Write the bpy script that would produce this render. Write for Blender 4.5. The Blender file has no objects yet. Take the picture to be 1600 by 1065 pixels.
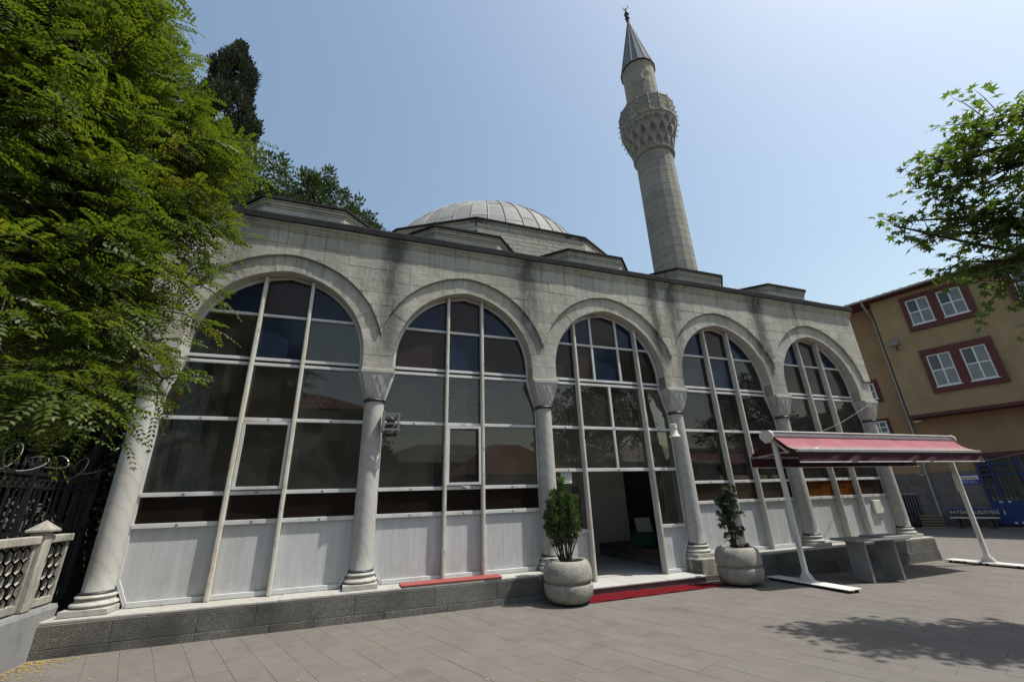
import bpy, bmesh, math, random
import numpy as np
from mathutils import Vector, Matrix

random.seed(7)
rng = np.random.default_rng(7)
SC = bpy.context.scene
COL = SC.collection
R = math.radians

# ------------------------------------------------------------------ camera
CAM_LOC = (3.4282, -8.6351, 1.75)
CAM_YAW, CAM_PITCH, CAM_ROLL, CAM_F = -0.3517, 0.3594, -0.0350, 665.6
cam_data = bpy.data.cameras.new("camera")
cam = bpy.data.objects.new("camera", cam_data)
COL.objects.link(cam)
cam_data.sensor_width = 36.0
cam_data.lens = CAM_F / 1600.0 * 36.0
cam_data.clip_start = 0.05
cam_data.clip_end = 4000.0
_f = Vector((-math.sin(CAM_YAW) * math.cos(CAM_PITCH), math.cos(CAM_YAW) * math.cos(CAM_PITCH), math.sin(CAM_PITCH)))
_r = Vector((math.cos(CAM_YAW), math.sin(CAM_YAW), 0))
_u = _r.cross(_f)
_r2 = math.cos(CAM_ROLL) * _r + math.sin(CAM_ROLL) * _u
_u2 = -math.sin(CAM_ROLL) * _r + math.cos(CAM_ROLL) * _u
cam.matrix_world = Matrix(((_r2.x, _u2.x, -_f.x, CAM_LOC[0]), (_r2.y, _u2.y, -_f.y, CAM_LOC[1]),
                           (_r2.z, _u2.z, -_f.z, CAM_LOC[2]), (0, 0, 0, 1)))
SC.camera = cam

# ------------------------------------------------------------------ sky, sun, exposure
SUN_DIR = Vector((0.46, -0.225, 1.0)).normalized()
SUN_EL = math.asin(SUN_DIR.z)
SUN_AZ = math.atan2(SUN_DIR.x, SUN_DIR.y)          # clockwise from +Y
world = bpy.data.worlds.new("World")
SC.world = world
world.use_nodes = True
wt = world.node_tree
for n in list(wt.nodes):
    wt.nodes.remove(n)
sky = wt.nodes.new("ShaderNodeTexSky")
sky.sky_type = 'NISHITA'
sky.sun_disc = False
sky.sun_elevation = SUN_EL
sky.sun_rotation = SUN_AZ
sky.altitude = 0.0
sky.air_density = 1.5
sky.dust_density = 2.1
sky.ozone_density = 0.5
bg = wt.nodes.new("ShaderNodeBackground")
bg.inputs['Strength'].default_value = 0.113
wo = wt.nodes.new("ShaderNodeOutputWorld")
tint = wt.nodes.new("ShaderNodeMix"); tint.data_type = 'RGBA'; tint.blend_type = 'MULTIPLY'
tint.inputs[0].default_value = 1.0
tint.inputs[7].default_value = (1.035, 1.03, 0.965, 1)      # summer haze
wt.links.new(sky.outputs[0], tint.inputs[6])
wt.links.new(tint.outputs[2], bg.inputs[0])
wt.links.new(bg.outputs[0], wo.inputs[0])

sun_data = bpy.data.lights.new("sun", 'SUN')
sun_data.energy = 4.3
sun_data.angle = R(0.53)
sun_data.color = (1.0, 0.955, 0.88)
sun = bpy.data.objects.new("sun", sun_data)
COL.objects.link(sun)
sun.rotation_euler = (-SUN_DIR).to_track_quat('-Z', 'Y').to_euler()
sun.location = (30, -20, 60)

SC.render.engine = 'CYCLES'
SC.view_settings.view_transform = 'Standard'
SC.view_settings.look = 'None'
SC.view_settings.exposure = 0.5
SC.view_settings.gamma = 1.0
SC.view_settings.use_curve_mapping = False
SC.cycles.use_denoising = True
SC.cycles.max_bounces = 8
SC.cycles.transparent_max_bounces = 24
SC.cycles.sample_clamp_indirect = 6.0

# ------------------------------------------------------------------ helpers: objects
BASE = {}


def tag(o, label=None, cat=None, group=None, kind=None):
    if label: o["label"] = label
    if cat: o["category"] = cat
    if group: o["group"] = group
    if kind: o["kind"] = kind
    return o


def thing(name, loc, label, cat, group=None):
    o = bpy.data.objects.new(name, None)
    o.empty_display_size = 0.2
    o.location = loc
    COL.objects.link(o)
    BASE[o.name] = Vector(loc)
    return tag(o, label, cat, group)


def link(name, me, parent=None):
    o = bpy.data.objects.new(name, me)
    COL.objects.link(o)
    if parent is not None:
        o.parent = parent
        if parent.name in BASE:
            o.matrix_parent_inverse = Matrix.Translation(-BASE[parent.name])
    return o


def finish(me, mat, smooth):
    if mat is not None:
        me.materials.append(mat)
    if smooth is not None:
        me.polygons.foreach_set("use_smooth", [True] * len(me.polygons))
        me.update()
        if smooth < 179:
            me.set_sharp_from_angle(angle=R(smooth))
    me.update()
    return me


class MB:
    """collects shapes for one mesh"""
    def __init__(self):
        self.v = []; self.f = []

    def add(self, vs, fs):
        b = len(self.v)
        self.v += [tuple(p) for p in vs]
        self.f += [tuple(i + b for i in f) for f in fs]
        return self

    def box(self, x0, x1, y0, y1, z0, z1, b=0.0, M=None):
        vs, fs = box_vf(x0, x1, y0, y1, z0, z1, b)
        if M is not None:
            vs = [tuple(M @ Vector(p)) for p in vs]
        return self.add(vs, fs)

    def tube(self, pts, rad, n=6, cap=True):
        return self.add(*tube_vf(pts, rad, n, cap))

    def lathe(self, prof, n=24, c=(0, 0, 0), ang0=0.0, close=False):
        return self.add(*lathe_vf(prof, n, c, ang0))

    def prism(self, poly, y0, y1, ch=0.0, back=False):
        return self.add(*prism_vf(poly, y0, y1, ch, back))

    def obj(self, name, mat, parent=None, smooth=None):
        me = bpy.data.meshes.new(name)
        me.from_pydata(self.v, [], self.f)
        finish(me, mat, smooth)
        return link(name, me, parent)


def box_vf(x0, x1, y0, y1, z0, z1, b=0.0):
    if b <= 0:
        v = [(x, y, z) for x in (x0, x1) for y in (y0, y1) for z in (z0, z1)]
        f = [(0, 1, 3, 2), (4, 6, 7, 5), (0, 4, 5, 1), (2, 3, 7, 6), (0, 2, 6, 4), (1, 5, 7, 3)]
        return v, f
    lo = (x0, y0, z0); hi = (x1, y1, z1)
    b = min(b, (x1 - x0) * .45, (y1 - y0) * .45, (z1 - z0) * .45)
    v = []; idx = {}
    for sx in (0, 1):
        for sy in (0, 1):
            for sz in (0, 1):
                s = (sx, sy, sz)
                for ax in range(3):
                    p = []
                    for k in range(3):
                        e = hi[k] if s[k] else lo[k]
                        if k != ax:
                            e += -b if s[k] else b
                        p.append(e)
                    idx[(s, ax)] = len(v); v.append(tuple(p))
    f = []
    for ax in range(3):
        o1, o2 = (ax + 1) % 3, (ax + 2) % 3
        for side in (0, 1):
            q = []
            for a, c in ((0, 0), (1, 0), (1, 1), (0, 1)):
                s = [0, 0, 0]; s[ax] = side; s[o1] = a; s[o2] = c
                q.append(idx[(tuple(s), ax)])
            f.append(tuple(q if side else q[::-1]))
    for ax in range(3):
        o1, o2 = (ax + 1) % 3, (ax + 2) % 3
        for a in (0, 1):
            for c in (0, 1):
                s0 = [0, 0, 0]; s0[o1] = a; s0[o2] = c; s1 = list(s0); s1[ax] = 1
                s0, s1 = tuple(s0), tuple(s1)
                q = [idx[(s0, o1)], idx[(s1, o1)], idx[(s1, o2)], idx[(s0, o2)]]
                f.append(tuple(q if (a != c) else q[::-1]))
    for s in [(a, b_, c) for a in (0, 1) for b_ in (0, 1) for c in (0, 1)]:
        t = [idx[(s, 0)], idx[(s, 1)], idx[(s, 2)]]
        f.append(tuple(t if sum(s) % 2 else t[::-1]))
    return v, f


def tube_vf(pts, rad, n=6, cap=True):
    P = [Vector(p) for p in pts]
    if not hasattr(rad, '__len__'):
        rad = [rad] * len(P)
    v = []; f = []
    prev = None
    for i, p in enumerate(P):
        t = (P[min(i + 1, len(P) - 1)] - P[max(i - 1, 0)])
        t = t.normalized() if t.length > 1e-9 else Vector((0, 0, 1))
        if prev is None:
            a = t.cross(Vector((0, 0, 1)))
            if a.length < 1e-3: a = t.cross(Vector((1, 0, 0)))
            a.normalize()
        else:
            a = prev - t * prev.dot(t)
            a.normalize()
        prev = a
        b = t.cross(a)
        for k in range(n):
            an = 2 * math.pi * k / n
            v.append(tuple(p + (a * math.cos(an) + b * math.sin(an)) * rad[i]))
    for i in range(len(P) - 1):
        for k in range(n):
            k2 = (k + 1) % n
            f.append((i * n + k, i * n + k2, (i + 1) * n + k2, (i + 1) * n + k))
    if cap:
        f.append(tuple(range(n))[::-1])
        f.append(tuple((len(P) - 1) * n + k for k in range(n)))
    return v, f


def lathe_vf(prof, n=24, c=(0, 0, 0), ang0=0.0):
    v = []; f = []
    for r, z in prof:
        for k in range(n):
            a = ang0 + 2 * math.pi * k / n
            v.append((c[0] + r * math.cos(a), c[1] + r * math.sin(a), c[2] + z))
    m = len(prof)
    for i in range(m - 1):
        for k in range(n):
            k2 = (k + 1) % n
            f.append((i * n + k, i * n + k2, (i + 1) * n + k2, (i + 1) * n + k))
    f.append(tuple(range(n))[::-1])
    f.append(tuple((m - 1) * n + k for k in range(n)))
    return v, f


def area2(p):
    return sum(p[i][0] * p[(i + 1) % len(p)][1] - p[(i + 1) % len(p)][0] * p[i][1] for i in range(len(p)))


def clean(p, eps=1e-4):
    q = []
    for a in p:
        if not q or abs(a[0] - q[-1][0]) + abs(a[1] - q[-1][1]) > eps:
            q.append(a)
    if len(q) > 1 and abs(q[0][0] - q[-1][0]) + abs(q[0][1] - q[-1][1]) <= eps:
        q.pop()
    return q


def inset(p, d):
    n = len(p); out = []
    for i in range(n):
        a, b, c = p[i - 1], p[i], p[(i + 1) % n]
        e1 = (b[0] - a[0], b[1] - a[1]); e2 = (c[0] - b[0], c[1] - b[1])
        l1 = math.hypot(*e1) or 1e-9; l2 = math.hypot(*e2) or 1e-9
        n1 = (-e1[1] / l1, e1[0] / l1); n2 = (-e2[1] / l2, e2[0] / l2)
        m = (n1[0] + n2[0], n1[1] + n2[1])
        k = m[0] * m[0] + m[1] * m[1]
        s = d * 2 / k if k > 0.5 else d * 2 / 0.5
        out.append((b[0] + m[0] * s, b[1] + m[1] * s))
    return out


def prism_vf(poly, y0, y1, ch=0.0, back=False):
    """polygon in (x, z), front face at y0 (seen from -y), back at y1"""
    p = clean(poly)
    if area2(p) < 0:
        p = p[::-1]
    n = len(p)
    v = []; f = []
    rings = []
    if ch > 0:
        q = inset(p, ch)
        rings.append([(a, y0, b) for a, b in q])
        rings.append([(a, y0 + ch, b) for a, b in p])
    else:
        rings.append([(a, y0, b) for a, b in p])
    rings.append([(a, y1, b) for a, b in p])
    for r in rings: v += r
    f.append(tuple(range(n)))
    for k in range(len(rings) - 1):
        for i in range(n):
            j = (i + 1) % n
            f.append((k * n + j, k * n + i, (k + 1) * n + i, (k + 1) * n + j))
    if back:
        f.append(tuple((len(rings) - 1) * n + i for i in range(n))[::-1])
    return v, f


def np_mesh(name, V, F, mat, parent=None, smooth=None):
    """fast mesh from numpy arrays; F is (m, k)"""
    V = np.asarray(V, dtype=np.float32); F = np.asarray(F, dtype=np.int32)
    me = bpy.data.meshes.new(name)
    m, k = F.shape
    me.vertices.add(len(V)); me.vertices.foreach_set("co", V.ravel())
    me.loops.add(m * k); me.loops.foreach_set("vertex_index", F.ravel())
    me.polygons.add(m)
    me.polygons.foreach_set("loop_start", np.arange(0, m * k, k, dtype=np.int32))
    me.polygons.foreach_set("loop_total", np.full(m, k, dtype=np.int32))
    me.update(calc_edges=True)
    me.validate()
    if mat is not None: me.materials.append(mat)
    if smooth is not None:
        me.polygons.foreach_set("use_smooth", np.ones(m, dtype=bool))
    me.update()
    return link(name, me, parent)


def mesh_only(name, vs, fs, mat, smooth=None):
    me = bpy.data.meshes.new(name)
    me.from_pydata([tuple(p) for p in vs], [], fs)
    return finish(me, mat, smooth)


def screen_xy(p):
    d = Vector(p) - Vector(CAM_LOC)
    w = d.dot(_f)
    if w < 0.05: return None
    return 800 + CAM_F * d.dot(_r2) / w, 532.5 - CAM_F * d.dot(_u2) / w, w


# ------------------------------------------------------------------ helpers: materials
class NT:
    def __init__(self, name):
        self.m = bpy.data.materials.new(name)
        self.m.use_nodes = True
        self.t = self.m.node_tree
        for n in list(self.t.nodes): self.t.nodes.remove(n)
        self.out = self.n("ShaderNodeOutputMaterial")
        self._pos = None

    def n(self, typ, **kw):
        nd = self.t.nodes.new(typ)
        for k, v in kw.items(): setattr(nd, k, v)
        return nd

    def l(self, a, b):
        self.t.links.new(a, b)

    def pos(self):
        if self._pos is None:
            self._pos = self.n("ShaderNodeNewGeometry").outputs['Position']
        return self._pos

    def noise(self, scale, detail=4, rough=.55, stretch=None, dist=0.0):
        nd = self.n("ShaderNodeTexNoise")
        nd.inputs['Scale'].default_value = scale
        nd.inputs['Detail'].default_value = detail
        nd.inputs['Roughness'].default_value = rough
        nd.inputs['Distortion'].default_value = dist
        src = self.pos()
        if stretch:
            mp = self.n("ShaderNodeMapping")
            mp.inputs['Scale'].default_value = stretch
            self.l(src, mp.inputs[0]); src = mp.outputs[0]
        self.l(src, nd.inputs['Vector'])
        return nd.outputs['Fac']

    def ramp(self, fac, a, b, lo=0.0, hi=1.0):
        nd = self.n("ShaderNodeMapRange")
        nd.inputs['From Min'].default_value = a; nd.inputs['From Max'].default_value = b
        nd.inputs['To Min'].default_value = lo; nd.inputs['To Max'].default_value = hi
        self.l(fac, nd.inputs['Value'])
        return nd.outputs[0]

    def math(self, op, a, b=None, c=None):
        nd = self.n("ShaderNodeMath", operation=op)
        for i, x in enumerate((a, b, c)):
            if x is None: continue
            if isinstance(x, (int, float)): nd.inputs[i].default_value = x
            else: self.l(x, nd.inputs[i])
        return nd.outputs[0]

    def mix(self, fac, a, b, mode='MIX'):
        nd = self.n("ShaderNodeMix", data_type='RGBA', blend_type=mode)
        for s, x in ((nd.inputs[0], fac), (nd.inputs[6], a), (nd.inputs[7], b)):
            if isinstance(x, (int, float)): s.default_value = x
            elif isinstance(x, tuple): s.default_value = (*x[:3], 1)
            else: self.l(x, s)
        return nd.outputs[2]

    def rnd(self, col, amt):
        """per-object brightness variation"""
        oi = self.n("ShaderNodeObjectInfo").outputs['Random']
        v = self.ramp(oi, 0, 1, 1 - amt, 1 + amt)
        hs = self.n("ShaderNodeHueSaturation")
        self.l(v, hs.inputs['Value'])
        if isinstance(col, tuple): hs.inputs['Color'].default_value = (*col, 1)
        else: self.l(col, hs.inputs['Color'])
        return hs.outputs[0]

    def bump(self, h, strength=.3, dist=.01, normal=None):
        b = self.n("ShaderNodeBump")
        b.inputs['Strength'].default_value = strength
        b.inputs['Distance'].default_value = dist
        self.l(h, b.inputs['Height'])
        if normal is not None: self.l(normal, b.inputs['Normal'])
        return b.outputs[0]

    def bsdf(self, col, rough=.8, normal=None, metal=0.0, spec=.3, trans=None):
        p = self.n("ShaderNodeBsdfPrincipled")
        if isinstance(col, tuple): p.inputs['Base Color'].default_value = (*col, 1)
        else: self.l(col, p.inputs['Base Color'])
        if isinstance(rough, (int, float)): p.inputs['Roughness'].default_value = rough
        else: self.l(rough, p.inputs['Roughness'])
        p.inputs['Metallic'].default_value = metal
        p.inputs['Specular IOR Level'].default_value = spec
        if normal is not None: self.l(normal, p.inputs['Normal'])
        return p.outputs[0]

    def done(self, sh):
        self.l(sh, self.out.inputs[0])
        return self.m


def mk(name, c1, c2=None, scale=4, rough=.8, bump=.25, bscale=50, bdist=.006, rnd=0.0, spec=.3, metal=0.0,
       stretch=None, lo=.3, hi=.7, c3=None, s3=1.0, a3=(.55, .7), detail=5):
    t = NT(name)
    c = c1
    if c2 is not None:
        c = t.mix(t.ramp(t.noise(scale, detail, .6, stretch), lo, hi), c1, c2)
    if c3 is not None:
        c = t.mix(t.ramp(t.noise(s3, 4, .6), a3[0], a3[1]), c, c3)
    if rnd > 0: c = t.rnd(c, rnd)
    nm = t.bump(t.noise(bscale, 4, .6), bump, bdist) if bump > 0 else None
    return t.done(t.bsdf(c, rough, nm, metal, spec))


# facade limestone: tooled, per-block tint, lichen and black run-off streaks below the roof gutter
def facade_stone(name, c1, c2, streaks=True, rnd=.13):
    t = NT(name)
    c = t.mix(t.ramp(t.noise(2.2, 6, .62), .3, .72), c1, c2)
    c = t.rnd(c, rnd)
    c = t.mix(t.ramp(t.noise(.55, 6, .7, (1, 1, .7)), .42, .62, 0, .42), c, (.215, .21, .185))
    c = t.mix(t.ramp(t.noise(.9, 5, .65),   .47, .72, 0, .5), c, (.37, .335, .225))       # ochre lichen
    c = t.mix(t.ramp(t.noise(1.6, 6, .72, (1.3, 1, .35)), .48, .78, 0, .62), c, (.15, .148, .135))  # grime
    if streaks:
        sx = t.n("ShaderNodeSeparateXYZ"); t.l(t.pos(), sx.inputs[0])
        wob = t.math('MULTIPLY_ADD', t.noise(1.3, 3, .6), .5, -.25)
        x = t.math('ADD', sx.outputs[0], wob)
        tot = None
        for x0, w, k in ((3.85, .26, .9), (7.05, .30, .85), (10.75, .18, 1.1), (11.4, .24, .85), (14.55, .26, .95), (.9, .25, .4), (16.2, .15, .35)):
            d = t.math('DIVIDE', t.math('SUBTRACT', x, x0), w)
            g = t.math('MULTIPLY', t.math('EXPONENT', t.math('MULTIPLY', t.math('MULTIPLY', d, d), -1.0)), k)
            tot = g if tot is None else t.math('ADD', tot, g)
        zm = t.ramp(sx.outputs[2], 4.5, 6.8, .6, 1.15)
        nz = t.ramp(t.noise(2.4, 5, .65, (2.2, 1, .5)), .28, .55, .35, 1)
        dr = t.math('MULTIPLY', t.ramp(t.noise(3.0, 5, .7, (3.2, 1, .10)), .52, .68, 0, 1), t.ramp(sx.outputs[2], 5.4, 7.1, .08, .65))
        c = t.mix(dr, c, (.085, .085, .08))
        k = t.math('MINIMUM', t.math('MULTIPLY', t.math('MULTIPLY', tot, zm), nz), .85)
        c = t.mix(k, c, (.055, .055, .056))
    sp = t.noise(34, 5, .75)
    c = t.mix(t.ramp(sp, .38, .70, .0, .24), c, (.13, .125, .11))
    c = t.mix(t.ramp(t.noise(23, 3, .7), .58, .75, .0, .35), c, (.52, .50, .43))
    h = t.math('ADD', sp, t.math('MULTIPLY', t.noise(120, 2, .5, (1, 1, .25)), .5))
    h2 = t.math('MULTIPLY_ADD', t.noise(9, 4, .6), 1.4, h)
    return t.done(t.bsdf(c, .92, t.bump(h2, .8, .014), 0, .15))


def marble(name, c1, c2, vein, scale=1.2, rough=.5, rnd=.05):
    t = NT(name)
    n1 = t.noise(scale, 6, .6, (1, 1, .8), 1.5)
    c = t.mix(t.ramp(n1, .3, .7, 0, .7), c1, c2)
    w = t.n("ShaderNodeTexWave"); w.wave_type = 'BANDS'; w.bands_direction = 'DIAGONAL'
    w.inputs['Scale'].default_value = 2.4; w.inputs['Distortion'].default_value = 7; w.inputs['Detail'].default_value = 4
    w.inputs['Detail Scale'].default_value = 1.2
    t.l(t.pos(), w.inputs[0])
    c = t.mix(t.ramp(w.outputs['Fac'], .66, 1.0, 0, .28), c, vein)
    c = t.mix(t.ramp(t.noise(3, 5, .7), .55, .85, 0, .4), c, (.32, .29, .23))
    c = t.rnd(c, rnd)
    return t.done(t.bsdf(c, max(rough, .6), t.bump(t.noise(30, 4, .6), .25, .006), 0, .22))


def chipped(name, paint, under, rough=.5, thr=(.60, .64), scale=14, stretch=None, dirt=(.22, .2, .16), metal=0):
    t = NT(name)
    c = t.mix(t.ramp(t.noise(2.5, 5, .65, (1, 1, .4)), .45, .8, 0, .6), paint, dirt)
    m = t.ramp(t.noise(scale, 5, .7, stretch), thr[0], thr[1])
    c = t.mix(m, c, under)
    return t.done(t.bsdf(c, rough, t.bump(m, .3, .002), metal, .4))


def glass(name, tint, refl=1.0, rough=.015, wav=.02):
    t = NT(name)
    nm = t.bump(t.noise(.9, 2, .5), wav, .05)
    fr = t.n("ShaderNodeFresnel"); fr.inputs[0].default_value = 1.5
    t.l(nm, fr.inputs['Normal'])
    tr = t.n("ShaderNodeBsdfTransparent"); tr.inputs[0].default_value = (*tint, 1)
    gl = t.n("ShaderNodeBsdfGlossy"); gl.inputs['Roughness'].default_value = rough
    gl.inputs['Color'].default_value = (refl, refl, refl, 1)
    t.l(nm, gl.inputs['Normal'])
    # thin film of dust that catches the light
    df = t.n("ShaderNodeBsdfDiffuse"); df.inputs[0].default_value = (.35, .34, .31, 1)
    mx = t.n("ShaderNodeMixShader"); t.l(fr.outputs[0], mx.inputs[0]); t.l(tr.outputs[0], mx.inputs[1]); t.l(gl.outputs[0], mx.inputs[2])
    mx2 = t.n("ShaderNodeMixShader")
    t.l(t.ramp(t.noise(1.7, 5, .7), .3, .75, .012, .075), mx2.inputs[0])
    t.l(mx.outputs[0], mx2.inputs[1]); t.l(df.outputs[0], mx2.inputs[2])
    return t.done(mx2.outputs[0])


def leafmat(name, c1, c2, yellow=None, trans=.45, tcol=None, rough=.5, gloss=.06):
    t = NT(name)
    g = t.n("ShaderNodeNewGeometry")
    isl = g.outputs['Random Per Island']
    c = t.mix(isl, c1, c2)
    c = t.mix(t.ramp(t.noise(1.9, 3, .6), .38, .62, 0, .8), c, c2)
    if yellow:
        c = t.mix(t.ramp(t.noise(1.1, 3, .6), .62, .72, 0, .75), c, yellow)
    df = t.n("ShaderNodeBsdfDiffuse"); t.l(c, df.inputs[0])
    tl = t.n("ShaderNodeBsdfTranslucent")
    tc = t.mix(1.0, c, tcol or (1.25, 1.35, .55), 'MULTIPLY'); t.l(tc, tl.inputs[0])
    mx = t.n("ShaderNodeMixShader"); mx.inputs[0].default_value = trans
    t.l(df.outputs[0], mx.inputs[1]); t.l(tl.outputs[0], mx.inputs[2])
    gl = t.n("ShaderNodeBsdfGlossy"); gl.inputs['Roughness'].default_value = rough
    m2 = t.n("ShaderNodeMixShader"); m2.inputs[0].default_value = gloss
    t.l(mx.outputs[0], m2.inputs[1]); t.l(gl.outputs[0], m2.inputs[2])
    return t.done(m2.outputs[0])


S = {}
S['stone'] = facade_stone('facade_limestone', (0.498, 0.482, 0.419), (0.358, 0.349, 0.310), rnd=.13)
S['voussoir'] = facade_stone('arch_limestone', (0.493, 0.476, 0.419), (0.372, 0.361, 0.321), rnd=.10)
S['trim'] = facade_stone('cornice_limestone', (0.455, 0.437, 0.361), (0.329, 0.316, 0.253), rnd=.08)
S['mortar'] = mk('lime_mortar', (.20, .195, .175), (.13, .127, .115), 6, .95)
S['facade_mortar'] = mk('pale_lime_mortar', (.44, .425, .37), (.31, .30, .26), 5, .95, .4, 40)
S['drum'] = facade_stone('drum_limestone', (0.389, 0.378, 0.352), (0.315, 0.310, 0.289), streaks=False, rnd=.10)
S['minaret'] = facade_stone('minaret_limestone', (0.281, 0.276, 0.255), (0.212, 0.210, 0.197), streaks=False, rnd=.10)
S['marble'] = marble('column_marble', (0.376, 0.372, 0.350), (0.304, 0.302, 0.289), (0.195, 0.199, 0.202))
S['base_marble'] = marble('base_marble', (0.391, 0.383, 0.352), (0.297, 0.290, 0.266), (0.195, 0.195, 0.188), 2.0, .6)
S['floor_marble'] = marble('threshold_marble', (0.403, 0.400, 0.382), (0.346, 0.346, 0.335), (0.259, 0.266, 0.274), 1.5, .4)
S['capital'] = marble('capital_stone', (.40, .40, .385), (.32, .32, .31), (.24, .245, .25), 2.5, .7)
S['plinth'] = mk('weathered_plinth_stone', (0.172, 0.166, 0.149), (0.092, 0.089, 0.081), 34, .95, .9, 60, .012, .12,
                 c3=(0.069, 0.067, 0.061), s3=1.4, a3=(.42, .66), stretch=(2.2, 1, .5), lo=.40, hi=.60)
S['lead'] = mk('lead_sheet', (0.209, 0.213, 0.209), (0.161, 0.165, 0.165), 3.0, .75, .12, 12, .01, .22, .25, .0, c3=(0.252, 0.252, 0.239), s3=1.4, a3=(.5, .75))
S['lead_dark'] = mk('lead_edge', (.020, .020, .022), (.034, .034, .036), 6, .9, .15, 30, .006, .0, .08, .0)
S['lead_cone'] = mk('lead_cone', (.17, .19, .205), (.12, .137, .15), 3.0, .85, .1, 14, .01, .06, .08, .0)
S['lead_collar'] = mk('lead_collar', (.022, .023, .026), (.045, .047, .05), 12, .5, .15, 40, .004, 0, .5, .3)
S['frame'] = chipped('white_window_frame', (0.513, 0.522, 0.522), (0.213, 0.188, 0.146), .45, (.70, .74), 10)
S['mullion'] = chipped('weathered_mullion_paint', (.50, .49, .44), (.17, .115, .07), .6, (.57, .66), 9, (3, 3, .7), (.36, .30, .20))
def scuffed(name):
    t = NT(name)
    c = t.mix(t.ramp(t.noise(3, 5, .6, (4, 4, .6)), .3, .7), (.462, .474, .480), (.405, .415, .42))
    c = t.rnd(c, .04)
    c = t.mix(t.ramp(t.noise(2.0, 6, .7, (1.5, 1, .5)), .52, .8, 0, .6), c, (.30, .30, .275))
    sx = t.n("ShaderNodeSeparateXYZ"); t.l(t.pos(), sx.inputs[0])
    foot = t.math('MULTIPLY', t.ramp(sx.outputs[2], .95, .5, 0, 1), t.ramp(t.noise(5, 5, .7), .38, .68, 0, .55))
    c = t.mix(foot, c, (.26, .245, .21))
    c = t.mix(t.ramp(t.noise(13, 3, .8, (3, 1, .5)), .71, .73, 0, .7), c, (.16, .15, .14))
    return t.done(t.bsdf(c, .55, t.bump(t.noise(60, 3, .6), .12, .003), 0, .3))


S['board'] = scuffed('white_painted_board')
S['glass'] = glass('window_glass', (.80, .79, .75), .95)
def patterned(name):
    t = NT(name)
    vo = t.n("ShaderNodeTexVoronoi"); vo.inputs['Scale'].default_value = 11; t.l(t.pos(), vo.inputs[0])
    c = t.mix(t.ramp(vo.outputs[0], .25, .6), (.20, .38, .43), (.52, .60, .60))
    df = t.bsdf(c, .25, t.bump(vo.outputs[0], .5, .02), 0, .5)
    tl = t.n("ShaderNodeBsdfTranslucent"); t.l(c, tl.inputs[0])
    mx = t.n("ShaderNodeMixShader"); mx.inputs[0].default_value = .65
    t.l(df, mx.inputs[1]); t.l(tl.outputs[0], mx.inputs[2])
    return t.done(mx.outputs[0])


S['glass_side'] = patterned('patterned_glass')
def paving(name):
    t = NT(name)
    c = t.mix(t.ramp(t.noise(3.5, 6, .65), .3, .7), (.140, .129, .117), (.115, .105, .095))
    c = t.rnd(c, .045)
    c = t.mix(t.ramp(t.noise(.7, 5, .65), .48, .72, 0, .7), c, (.145, .136, .125))
    c = t.mix(t.ramp(t.noise(1.3, 6, .7), .56, .76, 0, .55), c, (.072, .066, .060))
    c = t.mix(t.ramp(t.noise(26, 3, .6), .66, .74, 0, .45), c, (.17, .16, .148))
    vo = t.n("ShaderNodeTexVoronoi"); vo.inputs['Scale'].default_value = 2.3; t.l(t.pos(), vo.inputs[0])
    c = t.mix(t.ramp(vo.outputs[0], .035, .05, .6, 0), c, (.045, .042, .04))
    c = t.mix(t.ramp(t.noise(5.5, 3, .8, (1, 3, 1)), .66, .72, 0, .3), c, (.18, .172, .16))
    return t.done(t.bsdf(c, .88, t.bump(t.noise(60, 4, .6), .35, .004), 0, .2))


S['paver'] = paving('paving_stone')
S['joint'] = mk('paving_joint', (.112, .104, .094), (.085, .078, .071), 5, .95, .3, 60)
S['ground'] = mk('paved_ground', (0.131, 0.125, 0.115), (0.104, 0.099, 0.091), 2.5, .9, .3, 40, .006, 0, .2)
S['concrete_plain'] = mk('cast_concrete', (0.288, 0.277, 0.252), (0.194, 0.187, 0.169), 7, .9, .7, 60, .012, .05, .25, c3=(0.086, 0.083, 0.076), s3=5, a3=(.60, .78))
def pot(name):
    t = NT(name)
    c = t.mix(t.ramp(t.noise(6, 6, .65), .3, .7), (.32, .305, .27), (.21, .20, .175))
    c = t.mix(t.ramp(t.noise(3, 6, .75, (1, 1, .6)), .5, .75, 0, .7), c, (.12, .115, .10))
    c = t.mix(t.ramp(t.noise(38, 3, .7), .62, .70, 0, .8), c, (.075, .07, .062))
    c = t.mix(t.ramp(t.noise(17, 3, .7), .64, .72, 0, .5), c, (.42, .41, .37))
    h = t.math('ADD', t.noise(38, 4, .7), t.noise(9, 3, .6))
    return t.done(t.bsdf(c, .95, t.bump(h, .8, .012), 0, .15))


S['concrete'] = pot('cast_concrete_pot')
S['wall_concrete'] = mk('garden_wall_concrete', (0.230, 0.234, 0.234), (0.170, 0.173, 0.173), 3, .9, .4, 40, .01, 0, .25, c3=(0.111, 0.111, 0.106), s3=2, a3=(.55, .8), stretch=(1, 1, .4))
S['old_concrete'] = mk('stained_concrete', (.38, .36, .315), (.20, .19, .165), 4, .95, .6, 60, .01, .06, .2, stretch=(2, 2, .6), c3=(.09, .085, .075), s3=3, a3=(.55, .75))
S['soil'] = mk('soil', (.06, .045, .03), (.035, .027, .02), 12, 1, .8, 40, .02)
S['carpet'] = mk('red_carpet', (0.124, 0.006, 0.011), (0.090, 0.005, 0.009), 18, 1, .8, 220, .01, 0, .1)
S['red_board'] = mk('faded_red_board', (0.285, 0.071, 0.064), (0.225, 0.056, 0.053), 7, .8, .3, 60, .004, 0, .2, c3=(0.315, 0.210, 0.150), s3=5, a3=(.64, .75))
S['riser'] = mk('maroon_riser_stone', (.13, .075, .072), (.09, .055, .053), 6, .7, .3, 40, .006, 0, .3)
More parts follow.
